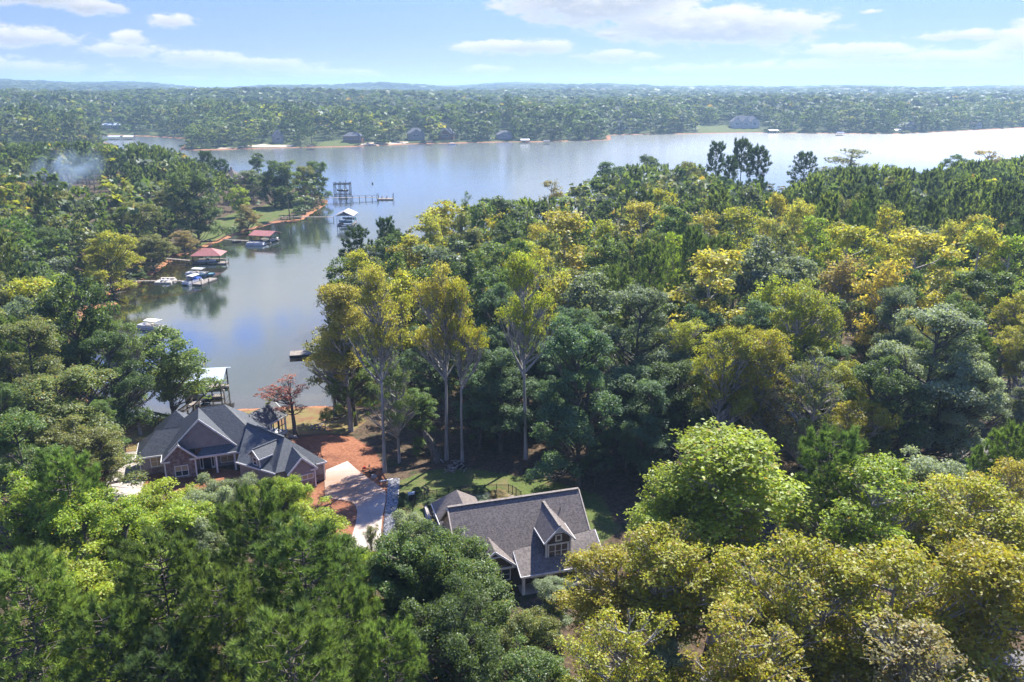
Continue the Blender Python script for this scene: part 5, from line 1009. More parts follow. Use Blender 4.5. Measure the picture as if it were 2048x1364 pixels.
# foreground, left
T(122, 912, 20, 84, 'pine', 'brightpine', 'round bright green pine left of the grey house drive, behind the maples')
T(50, 945, 18, 100, 'oak', 'lime', 'lime green maple at the left edge of the picture below the round pine')
T(150, 998, 17, 108, 'oak', 'lime', 'lime green maple in front of the round bright pine')
T(235, 1005, 17, 90, 'oak', 'lime', 'lime green maple close to the concrete drive at the grey house')
T(128, 1100, 16, 110, 'oak', 'lime', 'lime green maple between the two lowest left pines')
T(328, 966, 14, 88, 'oak', 'lime', 'leafy maple in front of the brick gable of the grey house')
T(440, 955, 13, 90, 'oak', 'silver', 'pale silvery green maple in front of the blue front door')
T(552, 957, 13, 92, 'oak', 'lime', 'leafy green maple in front of the angled garage wing')
T(622, 1000, 13, 74, 'oak', 'lime', 'green maple beside the red clay edge of the curved drive')
T(395, 985, 14, 100, 'oak', 'silver', 'pale green maple behind the tall foreground pines')
T(300, 1015, 15, 100, 'oak', 'lime', 'lime maple left of the pale green maple, above the middle pine')
T(668, 1055, 14, 72, 'oak', 'mid', 'mid green tree at the left edge of the pale concrete drive')
T(505, 998, 21, 100, 'pine', 'pine', 'tall pine rising in front of the grey house garage')
T(605, 1075, 20, 135, 'pine', 'pine', 'broad dark pine left of the central oak')
T(318, 1095, 21, 120, 'pine', 'pine', 'tall open pine at lower left with bare branches inside')
T(40, 1130, 20, 125, 'pine', 'brightpine', 'large bright pine at the lower left edge')
T(195, 1225, 19, 105, 'pine', 'pine', 'dark pine at the bottom between the two left edge pines')
T(575, 1255, 20, 150, 'pine', 'brightpine', 'tufted bright pine crown at the bottom middle left')
T(430, 1165, 20, 100, 'pine', 'pine', 'shaded pine between the open pine and the broad dark pine')
T(690, 1190, 18, 85, 'pine', 'pine', 'small pine at the foot of the broad dark pine')
T(330, 1290, 17, 110, 'pine', 'darkpine', 'dark pine at the bottom edge left of the tufted bright pine')
T(712, 1092, 12, 48, 'oak', 'lime', 'narrow lime tree at the lower end of the pale drive')
T(742, 1050, 9, 22, 'sparse', 'olive', 'thin sapling with few leaves in front of the pale drive')
# foreground, middle
T(868, 1058, 15, 140, 'oak', 'mid', 'big glossy green oak in front of the brown roofed house')
T(802, 1085, 14, 88, 'oak', 'mid', 'left half of the green oaks beside the concrete drive')
T(822, 1014, 12, 48, 'oak', 'silver', 'small pale green tree at the left gable of the brown roofed house')
T(955, 1130, 13, 85, 'oak', 'mid', 'green oak just left of the white front porch')
T(900, 1190, 16, 150, 'oak', 'dark', 'dark shaded oak at the bottom centre')
T(1055, 1210, 12, 60, 'oak', 'olive', 'olive young oak below the front porch')
T(1110, 1150, 7, 44, 'oak', 'silver', 'small pale shrubby tree in front of the porch posts')
T(760, 1260, 17, 90, 'pine', 'brightpine', 'bright pine at the bottom between the tufted pine and the dark oak')
T(1040, 1290, 12, 80, 'oak', 'mid', 'green oak at the bottom edge right of the dark shaded oak')
# foreground, right
T(1460, 862, 23, 185, 'poplar', 'lime', 'tallest lime yellow poplar standing right of the brown roofed house')
T(1370, 950, 19, 125, 'poplar', 'lime', 'left shoulder poplar leaning on the tallest lime poplar')
T(1662, 872, 21, 95, 'pine', 'pine', 'round headed pine on a bare leaning trunk between yellow poplars')
T(1765, 938, 20, 140, 'poplar', 'lime', 'lime yellow poplar right of the round headed pine')
T(1845, 902, 18, 95, 'oak', 'silver', 'pale grey green tree behind the lime poplar on the right')
T(1935, 955, 20, 140, 'poplar', 'yellowgreen', 'yellow green poplar near the right edge')
T(2025, 925, 18, 85, 'poplar', 'gold', 'orange gold poplar cut by the right edge')
T(2035, 860, 18, 58, 'pine', 'brightpine', 'green pine at the right edge above the orange poplar')
T(1975, 900, 15, 42, 'pine', 'brightpine', 'small green pine beside the grey roof at the right edge')
T(1240, 1092, 14, 105, 'poplar', 'autumn', 'yellow and orange tree touching the right end of the brown roof')
T(1330, 1060, 18, 130, 'poplar', 'autumn', 'yellowing poplar below the lawn right of the brown roofed house')
T(1575, 1085, 20, 150, 'poplar', 'autumn', 'yellow flecked poplar below the tallest lime poplar')
T(1800, 1085, 20, 160, 'poplar', 'autumn', 'yellow and russet poplar in the lower right thicket')
T(1990, 1090, 20, 150, 'poplar', 'autumn', 'yellow poplar at the right edge of the lower thicket')
T(1255, 1205, 16, 115, 'sparse', 'autumn', 'open yellowing tree with a dark straight trunk at the bottom')
T(1480, 1225, 18, 140, 'sparse', 'autumn', 'thin autumn tree showing pale twigs at the bottom')
T(1830, 1245, 18, 150, 'sparse', 'brown', 'brown thinning tree in the bottom right corner')
T(1330, 1300, 10, 80, 'oak', 'silver', 'pale green low tree beside the street at the bottom')
T(1640, 1310, 11, 90, 'oak', 'autumn', 'russet flecked low tree at the bottom edge of the thicket')
# left middle, round the grey house
T(135, 548, 27, 108, 'oak', 'dark', 'huge dark green oak with a long pale trunk left of the cove')
T(45, 640, 22, 82, 'oak', 'olive', 'olive oak left of the huge dark oak')
T(95, 735, 20, 100, 'oak', 'olive', 'broad olive oak below the huge dark oak')
T(205, 665, 20, 62, 'oak', 'dark', 'dark green tree leaning to the cove right of the huge oak')
T(25, 830, 18, 85, 'oak', 'mid', 'mid green tree at the left edge behind the round pine')
T(155, 838, 15, 72, 'oak', 'olive', 'olive tree left of the grey house pad')
T(200, 800, 12, 42, 'oak', 'mid', 'small green tree between the huge oak and the lake bank')
T(60, 552, 22, 70, 'poplar', 'yellowgreen', 'yellow green tree behind the olive oak at the left edge')
T(112, 548, 20, 40, 'poplar', 'lime', 'lime tree behind the crown of the huge dark oak')
T(275, 640, 20, 50, 'sparse', 'mid', 'slender tree with a straight dark trunk on the bank behind the grey house', bx=(283, 869))
T(390, 655, 20, 114, 'oak', 'mid', 'spreading oak on the bank in front of the metal roofed boathouse', bx=(346, 838))
T(235, 742, 14, 36, 'sparse', 'mid', 'thin forked tree at the water left of the slender tree', bx=(232, 852))
# cove and peninsula
T(208, 462, 19, 68, 'oak', 'yellowgreen', 'yellow topped round tree above the clay beach of the cove')
T(15, 442, 21, 62, 'pine', 'brightpine', 'light green pine at the left edge above the yellow topped tree')
T(85, 372, 20, 85, 'oak', 'olive', 'wide olive oak below the smoke')
T(18, 346, 18, 44, 'oak', 'gold', 'golden tree at the left edge beside the smoke')
T(95, 455, 18, 58, 'oak', 'dark', 'dark oak between the light pine and the yellow topped tree')
T(185, 445, 16, 42, 'oak', 'mid', 'green oak just behind the yellow topped round tree')
T(258, 402, 19, 70, 'oak', 'olive', 'round olive oak above the red roofed dock')
T(300, 470, 12, 50, 'oak', 'olive', 'low olive tree hanging over the water by the gangway')
T(335, 372, 19, 56, 'oak', 'olive', 'olive brown oak left of the great shoreline oak')
T(404, 338, 20, 68, 'oak', 'dark', 'great dark green oak on the cove shore with a thick trunk', bx=(400, 488))
T(233, 373, 17, 36, 'oak', 'dark', 'dark rounded tree rising out of the smoke')
T(365, 462, 9, 30, 'oak', 'brown', 'brownish low tree left of the great shoreline oak')
T(478, 373, 14, 26, 'oak', 'lime', 'light green tree behind the small brown lawn tree')
T(505, 408, 9, 30, 'oak', 'brown', 'small brown lawn tree at the edge of the beach', bx=(497, 464))
T(497, 340, 16, 40, 'oak', 'grey', 'grey green dome shaped tree beside the brown roofed lake house')
T(510, 306, 21, 18, 'oak', 'dark', 'tall narrow tree at the back of the peninsula row')
T(545, 320, 19, 34, 'oak', 'dark', 'first lawn tree from the left on the peninsula with a clear trunk', bx=(550, 416))
T(578, 314, 19, 30, 'oak', 'mid', 'second lawn tree on the peninsula tip', bx=(581, 413))
T(609, 332, 16, 26, 'oak', 'olive', 'third lawn tree on the peninsula tip', bx=(611, 409))
T(634, 322, 17, 32, 'oak', 'dark', 'last tree at the very tip of the peninsula', bx=(634, 403))
T(563, 345, 14, 22, 'oak', 'grey', 'small tree between the first and second lawn trees', bx=(565, 414))
T(440, 322, 20, 22, 'tallpine', 'darkpine', 'dark pine seen against the water behind the great oak')
T(412, 305, 22, 22, 'tallpine', 'darkpine', 'tall dark pine left of the brown roofed lake house')
# right forest, front rows
T(735, 530, 30, 62, 'tallpop', 'yellow', 'tall yellowing poplar with a long pale trunk beside the red clay', bx=(771, 945))
T(650, 565, 27, 74, 'poplar', 'gold', 'golden tree leaning over the cove at the right bank', bx=(700, 863))
T(632, 655, 20, 58, 'poplar', 'olive', 'olive tree hanging low over the small dock', bx=(672, 835))
T(700, 640, 22, 50, 'oak', 'mid', 'green tree among thin dark trunks at the lake bank', bx=(712, 850))
T(888, 522, 30, 60, 'tallpop', 'yellow', 'forked pale poplar with two stems above the lawn', bx=(895, 920))
T(933, 560, 28, 46, 'tallpop', 'autumn', 'straight pale trunked poplar right of the forked poplar', bx=(926, 923))
T(1045, 500, 31, 62, 'tallpop', 'yellowgreen', 'tallest pale trunk standing free behind the house lawn', bx=(1050, 918))
T(810, 690, 17, 48, 'sparse', 'mid', 'thin green tree with a white stem by the gravel strip', bx=(800, 925))
T(838, 775, 11, 40, 'oak', 'mid', 'ivy covered green tree beside the broken snag', bx=(842, 900))
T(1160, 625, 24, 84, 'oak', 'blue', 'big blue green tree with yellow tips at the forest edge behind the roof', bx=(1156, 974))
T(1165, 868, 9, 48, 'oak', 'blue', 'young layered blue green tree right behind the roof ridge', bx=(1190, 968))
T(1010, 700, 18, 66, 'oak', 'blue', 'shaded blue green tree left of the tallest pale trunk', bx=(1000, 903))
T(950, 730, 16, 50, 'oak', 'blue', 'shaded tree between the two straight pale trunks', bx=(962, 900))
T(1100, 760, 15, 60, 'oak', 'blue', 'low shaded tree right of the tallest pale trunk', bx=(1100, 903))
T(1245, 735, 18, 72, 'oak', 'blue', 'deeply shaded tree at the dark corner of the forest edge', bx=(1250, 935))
T(1278, 575, 25, 82, 'oak', 'grey', 'grey green oak dome above the shaded forest edge')
T(1420, 500, 27, 92, 'poplar', 'yellow', 'broad yellow tree fanning out in the middle of the right forest')
T(1365, 640, 24, 66, 'sparse', 'yellowgreen', 'thin yellow green poplar at the right forest edge', bx=(1360, 895))
T(1450, 655, 23, 66, 'poplar', 'yellowgreen', 'yellow green poplar behind the tallest lime poplar')
T(1535, 655, 23, 78, 'poplar', 'autumn', 'yellow tree with brown lower leaves right of the yellow green poplar')
T(1600, 562, 26, 78, 'poplar', 'yellowgreen', 'upright yellow green poplar below the silver grey dome')
T(1645, 690, 22, 72, 'sparse', 'olive', 'thin olive tree in the middle of the brown hollow')
T(1560, 770, 16, 62, 'sparse', 'brown', 'brown thin leaved tree in the shaded hollow')
T(1720, 800, 15, 66, 'poplar', 'autumn', 'low yellow brown tree left of the willow like silver tree')
T(1880, 615, 25, 108, 'oak', 'silver', 'large silver green willow like tree on the right')
T(1945, 700, 20, 70, 'oak', 'silver', 'silver green tree joined to the right of the willow like tree')
T(1795, 720, 20, 72, 'oak', 'dark', 'dark green round tree at the foot of the willow like tree')
T(1800, 575, 24, 60, 'oak', 'grey', 'grey olive tree above the willow like silver tree')
T(1850, 462, 27, 85, 'poplar', 'yellow', 'big yellow dome tree at upper right')
T(1775, 520, 25, 62, 'poplar', 'gold', 'golden tree left of the big yellow dome')
T(1710, 448, 26, 70, 'poplar', 'yellowgreen', 'bright yellow green tree in front of the pine wood')
T(1690, 510, 22, 52, 'poplar', 'rust', 'rust tinged tree below the bright yellow green tree')
T(1965, 450, 26, 64, 'poplar', 'yellowgreen', 'yellow olive tree at upper right with a rusty companion')
T(2030, 470, 24, 50, 'poplar', 'lime', 'lime yellow tree at the right edge below the pine wood')
T(2002, 442, 25, 22, 'sparse', 'rust', 'narrow rusty tree beside the yellow olive tree')
T(1535, 472, 25, 72, 'oak', 'grey', 'grey green dome oak with clumped foliage')
T(1578, 512, 22, 64, 'oak', 'silver', 'silver grey dome below the clumped oak')
T(1352, 463, 25, 34, 'poplar', 'lime', 'small yellow green dome between dark pines')
T(1480, 412, 26, 52, 'poplar', 'yellowgreen', 'yellow green tree at the edge of the pine wood')
T(1130, 420, 27, 80, 'poplar', 'yellow', 'brightest yellow tree crown at the centre of the headland')
T(1290, 402, 25, 50, 'poplar', 'yellow', 'pale yellow tree right of the brightest yellow crown')
T(1010, 388, 24, 52, 'oak', 'dark', 'dark green dome at the top of the headland')
T(880, 402, 25, 66, 'poplar', 'autumn', 'yellow brown tree at the left crest of the headland')
T(928, 380, 26, 25, 'sparse', 'dark', 'thin dark crowned tree rising over the crest')
T(770, 442, 23, 28, 'tallpine', 'darkpine', 'dark pine at the water edge of the headland')
T(712, 460, 23, 38, 'pine', 'darkpine', 'dark pine left of the yellow brown crest tree')
T(680, 500, 22, 38, 'oak', 'mid', 'green tree on the point above the golden tree')
T(735, 490, 22, 46, 'oak', 'olive', 'olive tree below the dark pines on the point')
T(820, 470, 24, 62, 'oak', 'autumn', 'brownish yellow tree below the crest tree')
T(900, 480, 24, 70, 'oak', 'grey', 'grey green tree in the middle of the headland slope')
T(990, 470, 23, 60, 'oak', 'mid', 'green oak below the dark dome on the headland')
T(800, 540, 25, 52, 'poplar', 'yellowgreen', 'yellow green tree right of the tall yellowing poplar')
T(965, 545, 25, 64, 'oak', 'dark', 'dark oak above the straight pale trunks')
T(1190, 530, 25, 70, 'oak', 'grey', 'pale grey oak in the centre of the right forest')
T(1100, 355, 24, 30, 'sparse', 'brown', 'nearly bare grey tree against the lake')
T(1225, 323, 25, 38, 'oak', 'blue', 'blue green ball shaped tree against the lake')
T(1303, 308, 24, 24, 'oak', 'dark', 'dark small crowned tree at the far crest')
T(1372, 322, 25, 46, 'oak', 'olive', 'olive tree with a pale fork left of the tall pines')
T(1436, 290, 31, 24, 'tallpine', 'darkpine', 'left one of the tall bare trunked pines against the lake')
T(1462, 318, 28, 20, 'tallpine', 'darkpine', 'short pine between the tall bare trunked pines')
T(1488, 284, 32, 30, 'tallpine', 'darkpine', 'middle one of the tall bare trunked pines against the lake')
T(1520, 298, 30, 32, 'tallpine', 'darkpine', 'right one of the tall bare trunked pines against the lake')
T(1612, 308, 26, 32, 'pine', 'darkpine', 'dark layered conifer alone at the shore')
T(1700, 290, 26, 58, 'sparse', 'olive', 'wide thin crowned olive tree on the far skyline')
T(1918, 308, 24, 40, 'oak', 'dark', 'dark tree at right on the far skyline')
T(1975, 296, 25, 50, 'sparse', 'rust', 'rusty thin crowned tree on the far skyline at right')
T(1518, 362, 22, 34, 'pine', 'darkpine', 'dark pine under the tall bare trunked pines')
# low plants by the houses
T(592, 757, 9, 50, 'dogwood', 'red', 'small red leaved dogwood on the bank behind the grey house', bx=(592, 873))
T(862, 1000, 3, 14, 'bush', 'dark', 'dark bushy shrub on the patio inside the black fence', bx=(860, 1016))
T(833, 975, 3, 12, 'bush', 'mid', 'round shrub outside the corner of the black fence', bx=(834, 984))
T(806, 985, 4, 9, 'bush', 'dark', 'first dark evergreen shrub along the gravel strip', bx=(806, 1000))
T(803, 1000, 4, 10, 'bush', 'dark', 'second dark evergreen shrub along the gravel strip', bx=(802, 1018))
T(800, 1020, 4, 10, 'bush', 'dark', 'third dark evergreen shrub along the gravel strip', bx=(799, 1040))
T(538, 796, 3, 8, 'bush', 'yellow', 'little yellow shrub at the water behind the rear porch', bx=(538, 812))
T(478, 455, 3, 9, 'bush', 'dark', 'low round dark bush on the cove lawn', bx=(479, 461))
T(1012, 985, 2, 26, 'bush', 'brown', 'low brown planting at the far end of the patio', bx=(1000, 994))
NHAND = len(PLACED)
HAND_REF = [(o.location.x, o.location.y, o['label']) for o in scene.objects if o.get('category') in ('tree', 'shrub')]

# ------------------------------------------------------------------ the rest of the near woods
SKYL = [(0, 284), (120, 283), (290, 286), (360, 300), (415, 330), (460, 352), (500, 345), (640, 345), (645, 600), (662, 560), (690, 520), (720, 480), (765, 458), (840, 428), (900, 402), (1000, 402), (1080, 398), (1180, 352), (1260, 326), (1400, 332), (1540, 385), (1590, 372), (1650, 336), (1780, 330), (1850, 346), (1930, 322), (2100, 312)]
skyl = lambda px: np.interp(px, [a for a, b in SKYL], [b for a, b in SKYL])
CLEAR = [np.array([(-72, 90), (-60, 124), (-52, 144), (-25, 145), (-16, 110), (-8, 107), (4, 106), (14, 100), (22, 92), (22, 74), (8, 62), (-20, 70), (-60, 92)], float), PLAWN, FLAWN, FLAWN2, FLAWN3]
def clear_d(x, y): return np.minimum.reduce([poly_sd(p, x, y) for p in CLEAR])
cand = []
yy = 100.0
while yy < 640:
    step = np.interp(yy, [100, 200, 330, 600], [8.0, 8.6, 9.6, 11.0])
    xm = .70 * yy + 14
    for xx in np.arange(-xm, xm, step): cand.append((xx + random.uniform(-.38, .38) * step, yy + random.uniform(-.38, .38) * step))
    yy += step * .92
cand = np.array(cand); csd = poly_sd(LAKE, cand[:, 0], cand[:, 1]); ccl = clear_d(cand[:, 0], cand[:, 1])
ok = (csd > 1.4) & (ccl > 3.0); cand = cand[ok]; csd = csd[ok]; cz = terr(cand[:, 0], cand[:, 1], csd)
pl = np.array(PLACED); autos = []
for (x, y), z, sd in zip(cand, cz, csd):
    r = random.uniform(3.7, 5.4) + (.4 if y > 250 else 0); left = x < -60 or (x < -40 and y > 230)
    d = np.hypot(pl[:, 0] - x, pl[:, 1] - y)
    if (d < .62 * (pl[:, 2] + r)).any(): continue
    u = random.random()
    if left:
        if y > 320: kind = 'pine' if u < .55 else 'oak'
        else: kind = 'oak' if u < .78 else 'pine'
        colk = random.choice(['dark', 'mid', 'olive', 'olive', 'grey', 'dark', 'mid', 'yellowgreen'])
    else:
        pineprob = float(np.interp(x - .12 * y, [0, 40, 85, 160], [.14, .4, .76, .85])) if y > 190 else .15
        if x < 20 and y < 260: pineprob = .12
        kind = 'pine' if u < pineprob else ('oak' if u < pineprob + .6 * (1 - pineprob) else 'poplar')
        colk = random.choice(['dark', 'mid', 'grey', 'olive', 'dark', 'mid']) if kind == 'oak' else random.choice(['yellowgreen', 'autumn', 'yellow', 'olive', 'lime'])
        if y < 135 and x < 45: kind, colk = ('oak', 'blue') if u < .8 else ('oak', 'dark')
    if kind == 'pine': colk = random.choice(['pine', 'darkpine', 'darkpine', 'pine']); r *= .82
    h = random.uniform(17, 27) if y > 130 else random.uniform(15, 21)
    if left: h *= .9
    if sd < 9: h *= .82
    px, py = proj(x, y, z + h)
    if px < -60 or px > 2108 or py > 1420: continue
    if 30 < px < 255 and 320 < y < 425 and py < 372: continue
    sk = skyl(px)
    if py < sk + 3:
        dr = ray(px, sk + random.uniform(3, 16)); h2 = CAMH + dr[2] * (y / dr[1]) - z
        if h2 < 8: continue
        r *= max(.6, (h2 / h) ** .7); h = h2
    autos.append((x, y, z, h, r, kind, colk))
    pl = np.concatenate([pl, [[x, y, r]]])
def vis_size(a): return a[4] * a[3] / (a[1] ** 2)
autos.sort(key=lambda a: -vis_size(a))
NIND = 292 - NHAND
ANCH = [((-93, 122), 'huge dark oak by the cove'), ((-117, 240), 'yellow topped tree above the clay beach'), ((-150, 330), 'great oak on the cove shore'), ((-140, 260), 'round olive oak by the cove'), ((-160, 420), 'smoke column'), ((-175, 500), 'brown roofed lake house'),
        ((-18, 106), 'yellowing poplar by the clay'), ((-9, 110), 'forked poplar'), ((2, 112), 'tallest pale trunk'), ((10, 102), 'blue green forest edge tree'), ((18, 135), 'grey green dome oak'), ((45, 165), 'broad fanning yellow tree'), ((30, 112), 'thin forest edge poplar'),
        ((75, 135), 'willow like silver tree'), ((90, 185), 'big yellow dome tree'), ((95, 230), 'rusty narrow tree'), ((60, 200), 'silver grey dome'), ((15, 220), 'brightest yellow crown'), ((-8, 280), 'dark dome on the headland'), ((-28, 260), 'yellow brown crest tree'), ((-45, 200), 'golden cove side tree'), ((40, 260), 'pale yellow headland tree'), ((115, 350), 'tall bare trunked pines'), ((60, 400), 'blue green ball tree'),
        ((150, 420), 'lone shore conifer'), ((190, 400), 'olive skyline tree'), ((250, 420), 'rusty skyline tree'), ((140, 250), 'pine wood gap'), ((190, 280), 'right edge of the pine wood'), ((40, 130), 'brown shaded hollow')]
CW = {'dark': 'dark green', 'mid': 'mid green', 'olive': 'olive green', 'lime': 'lime green', 'yellowgreen': 'yellow green', 'yellow': 'yellow', 'gold': 'golden', 'silver': 'silver green', 'grey': 'grey green', 'blue': 'blue green', 'pine': 'green', 'darkpine': 'dark', 'autumn': 'yellow brown', 'rust': 'rusty', 'brown': 'brown'}
ORD = ['nearest', 'second', 'third', 'fourth', 'fifth', 'sixth', 'seventh', 'eighth', 'ninth', 'tenth', 'eleventh', 'twelfth', 'thirteenth', 'fourteenth', 'fifteenth']
seen = {}
rows = []
for a in autos[:NIND]:
    dists = [(math.hypot(a[0] - p[0], a[1] - p[1]), p, t) for p, t in ANCH]; d, p, t = min(dists)
    dx, dy = a[0] - p[0], a[1] - p[1]; rel = ('behind' if dy > 0 else 'in front of') if abs(dy) > abs(dx) else ('right of' if dx > 0 else 'left of')
    rows.append((d, rel, t, a))
rows.sort(key=lambda q: q[0])
for d, rel, t, a in rows:
    sp = {'oak': 'broadleaf tree', 'poplar': 'poplar', 'pine': 'pine'}[a[5]]; key = f'{CW[a[6]]} {sp} {rel} the {t}'; n = seen.get(key, 0); seen[key] = n + 1
    plant(a[0], a[1], a[2], a[3], a[4], a[5], a[6], lod_of(a[1]), f'{ORD[min(n, 14)]} {key}', 'forest trees on the right headland' if a[0] > -50 else 'trees on the left bank')
MASS = autos[NIND:]

# ------------------------------------------------------------------ forest seen as one mass: remaining woods, far shore, hills
def far_rows():
    out = []
    g = np.random.default_rng(5)
    bands = [(800, 1500, 13.0, 'far'), (1500, 2300, 19.0, 'lump'), (2300, 3600, 32.0, 'lump'), (3600, 6400, 58.0, 'lump')]
    for y0, y1, st, lod in bands:
        y = float(y0)
        while y < y1:
            xm = .69 * y + 20; n = int(2 * xm / st); xs = -xm + (np.arange(n) + g.uniform(size=n)) * st; ys = y + g.uniform(-.5, .5, n) * st
            out.append(np.stack([xs, ys, np.full(n, st), np.full(n, 0 if lod == 'far' else 1)], 1)); y += st * (1.0 if lod == 'far' else 1.15)
    return np.concatenate(out)
FR = far_rows(); fsd = poly_sd(LAKE, FR[:, 0], FR[:, 1]); keep = fsd > 5
for p in (FLAWN, FLAWN2, FLAWN3, FLAWN4): keep &= poly_sd(p, FR[:, 0], FR[:, 1]) > 2
HOUSEPX = [(1500, 262, 34), (830, 284, 20), (895, 281, 20), (1008, 280, 18), (708, 290, 22), (558, 290, 12), (1238, 262, 14), (1810, 262, 14), (222, 268, 20), (640, 288, 14)]
for hx, hy, hw in HOUSEPX:
    p = at(hx, hy, 0); keep &= ~((np.abs(FR[:, 0] / FR[:, 1] * 1600 * 1.03 - (hx - 1024)) < hw * .9) & (FR[:, 1] > p[1] - 40) & (FR[:, 1] < p[1] + 55))
FR = FR[keep]; fsd = fsd[keep]; FR[(fsd > 125), 3] = 1; fz = terr(FR[:, 0], FR[:, 1], fsd)
def lump(seed):
    g = np.random.default_rng(seed); d = rand_dir(g, 16); d[:, 2] = np.abs(d[:, 2]); c = d * np.array([5, 5, 9]) * g.uniform(.75, 1.05, 16)[:, None] + np.array([0, 0, 11]); c[:, 2] = np.minimum(c[:, 2], 20)
    return leaf_quads(g, c, norm(d + g.normal(size=(16, 3)) * .3), 6.0, .95) + (g.uniform(.3, .7, 16).repeat(4),)
LUMPS = [lump(100 + i) for i in range(5)]
acc_v, acc_q, acc_c, acc_t, nv = [], [], [], [], 0
def add_mass(v, q, tone, X, Y, Z, H, RR, A, col):
    global nv
    n = len(X); ca, sa = np.cos(A)[:, None], np.sin(A)[:, None]; sx = (RR / 5)[:, None]; V = np.empty((n, len(v), 3), np.float32)
    V[:, :, 0] = (v[None, :, 0] * ca - v[None, :, 1] * sa) * sx + X[:, None]; V[:, :, 1] = (v[None, :, 0] * sa + v[None, :, 1] * ca) * sx + Y[:, None]; V[:, :, 2] = v[None, :, 2] * (H / 20)[:, None] + Z[:, None]
    Q = q[None] + (np.arange(n) * len(v))[:, None, None] + nv; acc_v.append(V.reshape(-1, 3)); acc_q.append(Q.reshape(-1, 4)); nv += n * len(v)
    acc_c.append(np.repeat(col, len(v), 0)); acc_t.append(np.tile(tone, n))
def tri2quad(v, t, tone):   # needles become four-cornered blades so that the mass is one kind of face
    a, b, c = v[0::3], v[1::3], v[2::3]; w = np.stack([a, b, c + (b - a) * .2, c - (b - a) * .2], 1).reshape(-1, 3)
    return w, np.arange(len(w)).reshape(-1, 4), np.repeat(tone[0::3], 4)
def crown_arrays(kind, lod, i):
    (wv, wq), (v, q, t), tone = raw(kind, lod, i)
    if q is None: v, q, tone = tri2quad(v, t, tone)
    return v, q, tone, wv, wq
gm = np.random.default_rng(11)
def colrow(keys): 
    c = np.array([COL[k_] for k_ in keys], float); c[:, :3] *= gm.uniform(.62, 1.0, (len(c), 1)); return c
def mass_group(kind, lod, X, Y, Z, H, RR, keys, trunks=None):
    trunks = np.ones(len(X), bool) if trunks is None else trunks
    X, Y, Z, H, RR = map(np.asarray, (X, Y, Z, H, RR)); nvv = NVAR[(kind, lod)]; var = gm.integers(0, nvv, len(X)); cols = colrow(keys)
    for i in range(nvv):
        s = var == i
        if not s.any(): continue
        v, q, tone, wv, wq = crown_arrays(kind, lod, i); A = gm.uniform(0, 6.28, s.sum())
        add_mass(v, q, tone, X[s], Y[s], Z[s], H[s], RR[s], A, cols[s])
        s2 = s & trunks; s2i = trunks[s]
        if not s2.any(): continue
        A = A[s2i]; s = s2; bk = np.tile([[.10, .085, .065, 0]], (s.sum(), 1)); add_mass(wv, wq, np.full(len(wv), .5), X[s], Y[s], Z[s], H[s], RR[s], A, bk)
# undergrowth along the wooded banks
ub = np.stack([gm.uniform(-150, 200, 9000), gm.uniform(118, 500, 9000)], 1); us = poly_sd(LAKE, ub[:, 0], ub[:, 1]); uc = np.minimum.reduce([poly_sd(p, ub[:, 0], ub[:, 1]) for p in CLEAR])
uk = (us > .6) & (us < 5.5) & (uc > 1.0) & ((ub[:, 0] > -30) | (ub[:, 1] > 228) | (ub[:, 1] > 150) & (ub[:, 0] > -60)) & ~((np.hypot(ub[:, 0] + 110, ub[:, 1] - 226) < 16) | (np.hypot(ub[:, 0] + 98, ub[:, 1] - 376) < 22)); ub = ub[uk][:420]; uz = terr(ub[:, 0], ub[:, 1])
mass_group('oak', 'far', ub[:, 0], ub[:, 1], uz, gm.uniform(2, 6.5, len(ub)), gm.uniform(1.3, 3.0, len(ub)), [random.choice(['dark', 'mid', 'olive', 'brown', 'grey']) for _ in range(len(ub))])
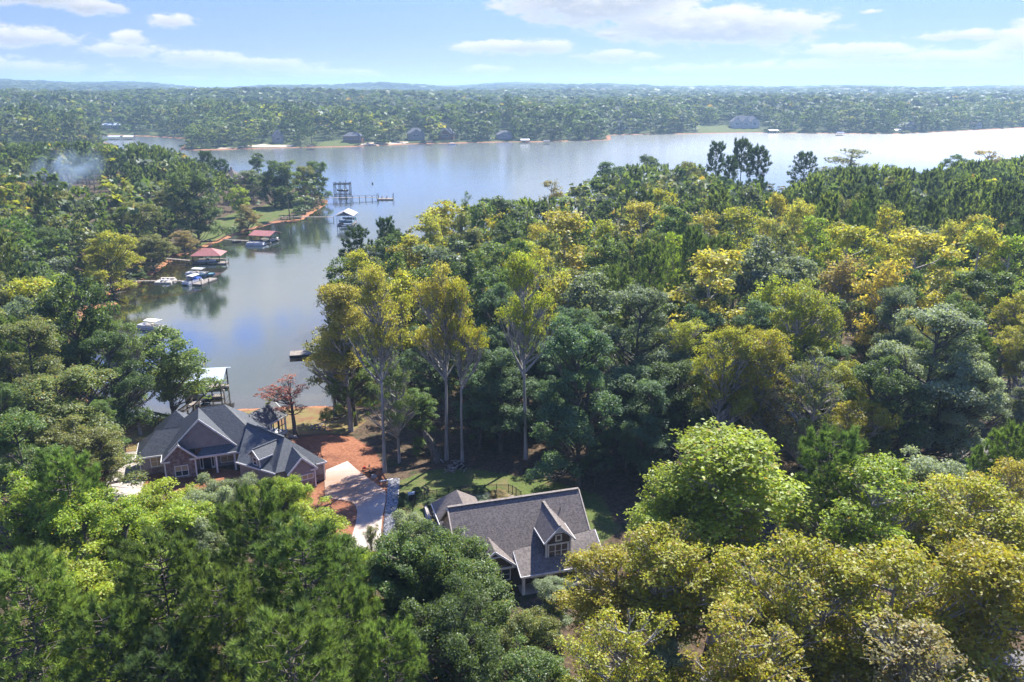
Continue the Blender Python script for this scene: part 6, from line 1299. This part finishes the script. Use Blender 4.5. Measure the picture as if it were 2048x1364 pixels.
for kind in ('oak', 'poplar', 'pine'):
    for lod, a0, a1 in (('low', 0, 250), ('far', 250, 900)):
        rr_ = [a for a in MASS if a[5] == kind and a0 <= a[1] < a1]
        if rr_: mass_group(kind, lod, *[[a[j] for a in rr_] for j in range(5)], [a[6] for a in rr_])
s = FR[:, 3] == 0; u = gm.uniform(size=len(FR)); patchy = wig(FR[:, 0], FR[:, 1], .008) * .34
for kind, lo, hi, keys in (('oak', -9, .66, ['dark', 'mid', 'dark', 'olive', 'grey', 'dark', 'mid']), ('pine', .66, .90, ['pine', 'darkpine', 'darkpine']), ('poplar', .90, 9, ['yellowgreen', 'olive', 'mid', 'olive'])):
    m = s & (u + patchy >= lo) & (u + patchy < hi); n = m.sum(); H = (gm.uniform(15, 25, n) + 5 * (FR[m, 1] < 1180)) * (1 + .34 * wig(FR[m, 0] + 77, FR[m, 1], .016)); RR = gm.uniform(6.0, 10.5, n) * (.8 if kind == 'pine' else 1)
    H = H * np.where(fsd[m] < 22, .8, 1)
    mass_group(kind, 'far', FR[m, 0], FR[m, 1], fz[m], H, RR, [random.choice(keys) for _ in range(n)], fsd[m] < 30)
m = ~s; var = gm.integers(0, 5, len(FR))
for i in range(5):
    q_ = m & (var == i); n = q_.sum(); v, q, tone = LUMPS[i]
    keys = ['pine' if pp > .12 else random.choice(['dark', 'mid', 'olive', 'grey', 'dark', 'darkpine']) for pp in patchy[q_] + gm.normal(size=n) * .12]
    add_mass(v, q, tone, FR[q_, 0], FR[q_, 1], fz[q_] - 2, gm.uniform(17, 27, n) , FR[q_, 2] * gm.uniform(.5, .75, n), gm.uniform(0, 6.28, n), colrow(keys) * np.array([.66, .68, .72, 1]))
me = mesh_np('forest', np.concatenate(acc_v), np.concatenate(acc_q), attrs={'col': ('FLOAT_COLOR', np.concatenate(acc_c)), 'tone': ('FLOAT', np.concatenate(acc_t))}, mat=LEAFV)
tag(link('forest', me), 'mixed green forest covering the far shores and the depth of the headland', kind='stuff')
print('STATS hand', NHAND, 'autos', len(autos), 'mass', len(MASS), 'far', len(FR), 'massquads', len(me.polygons))
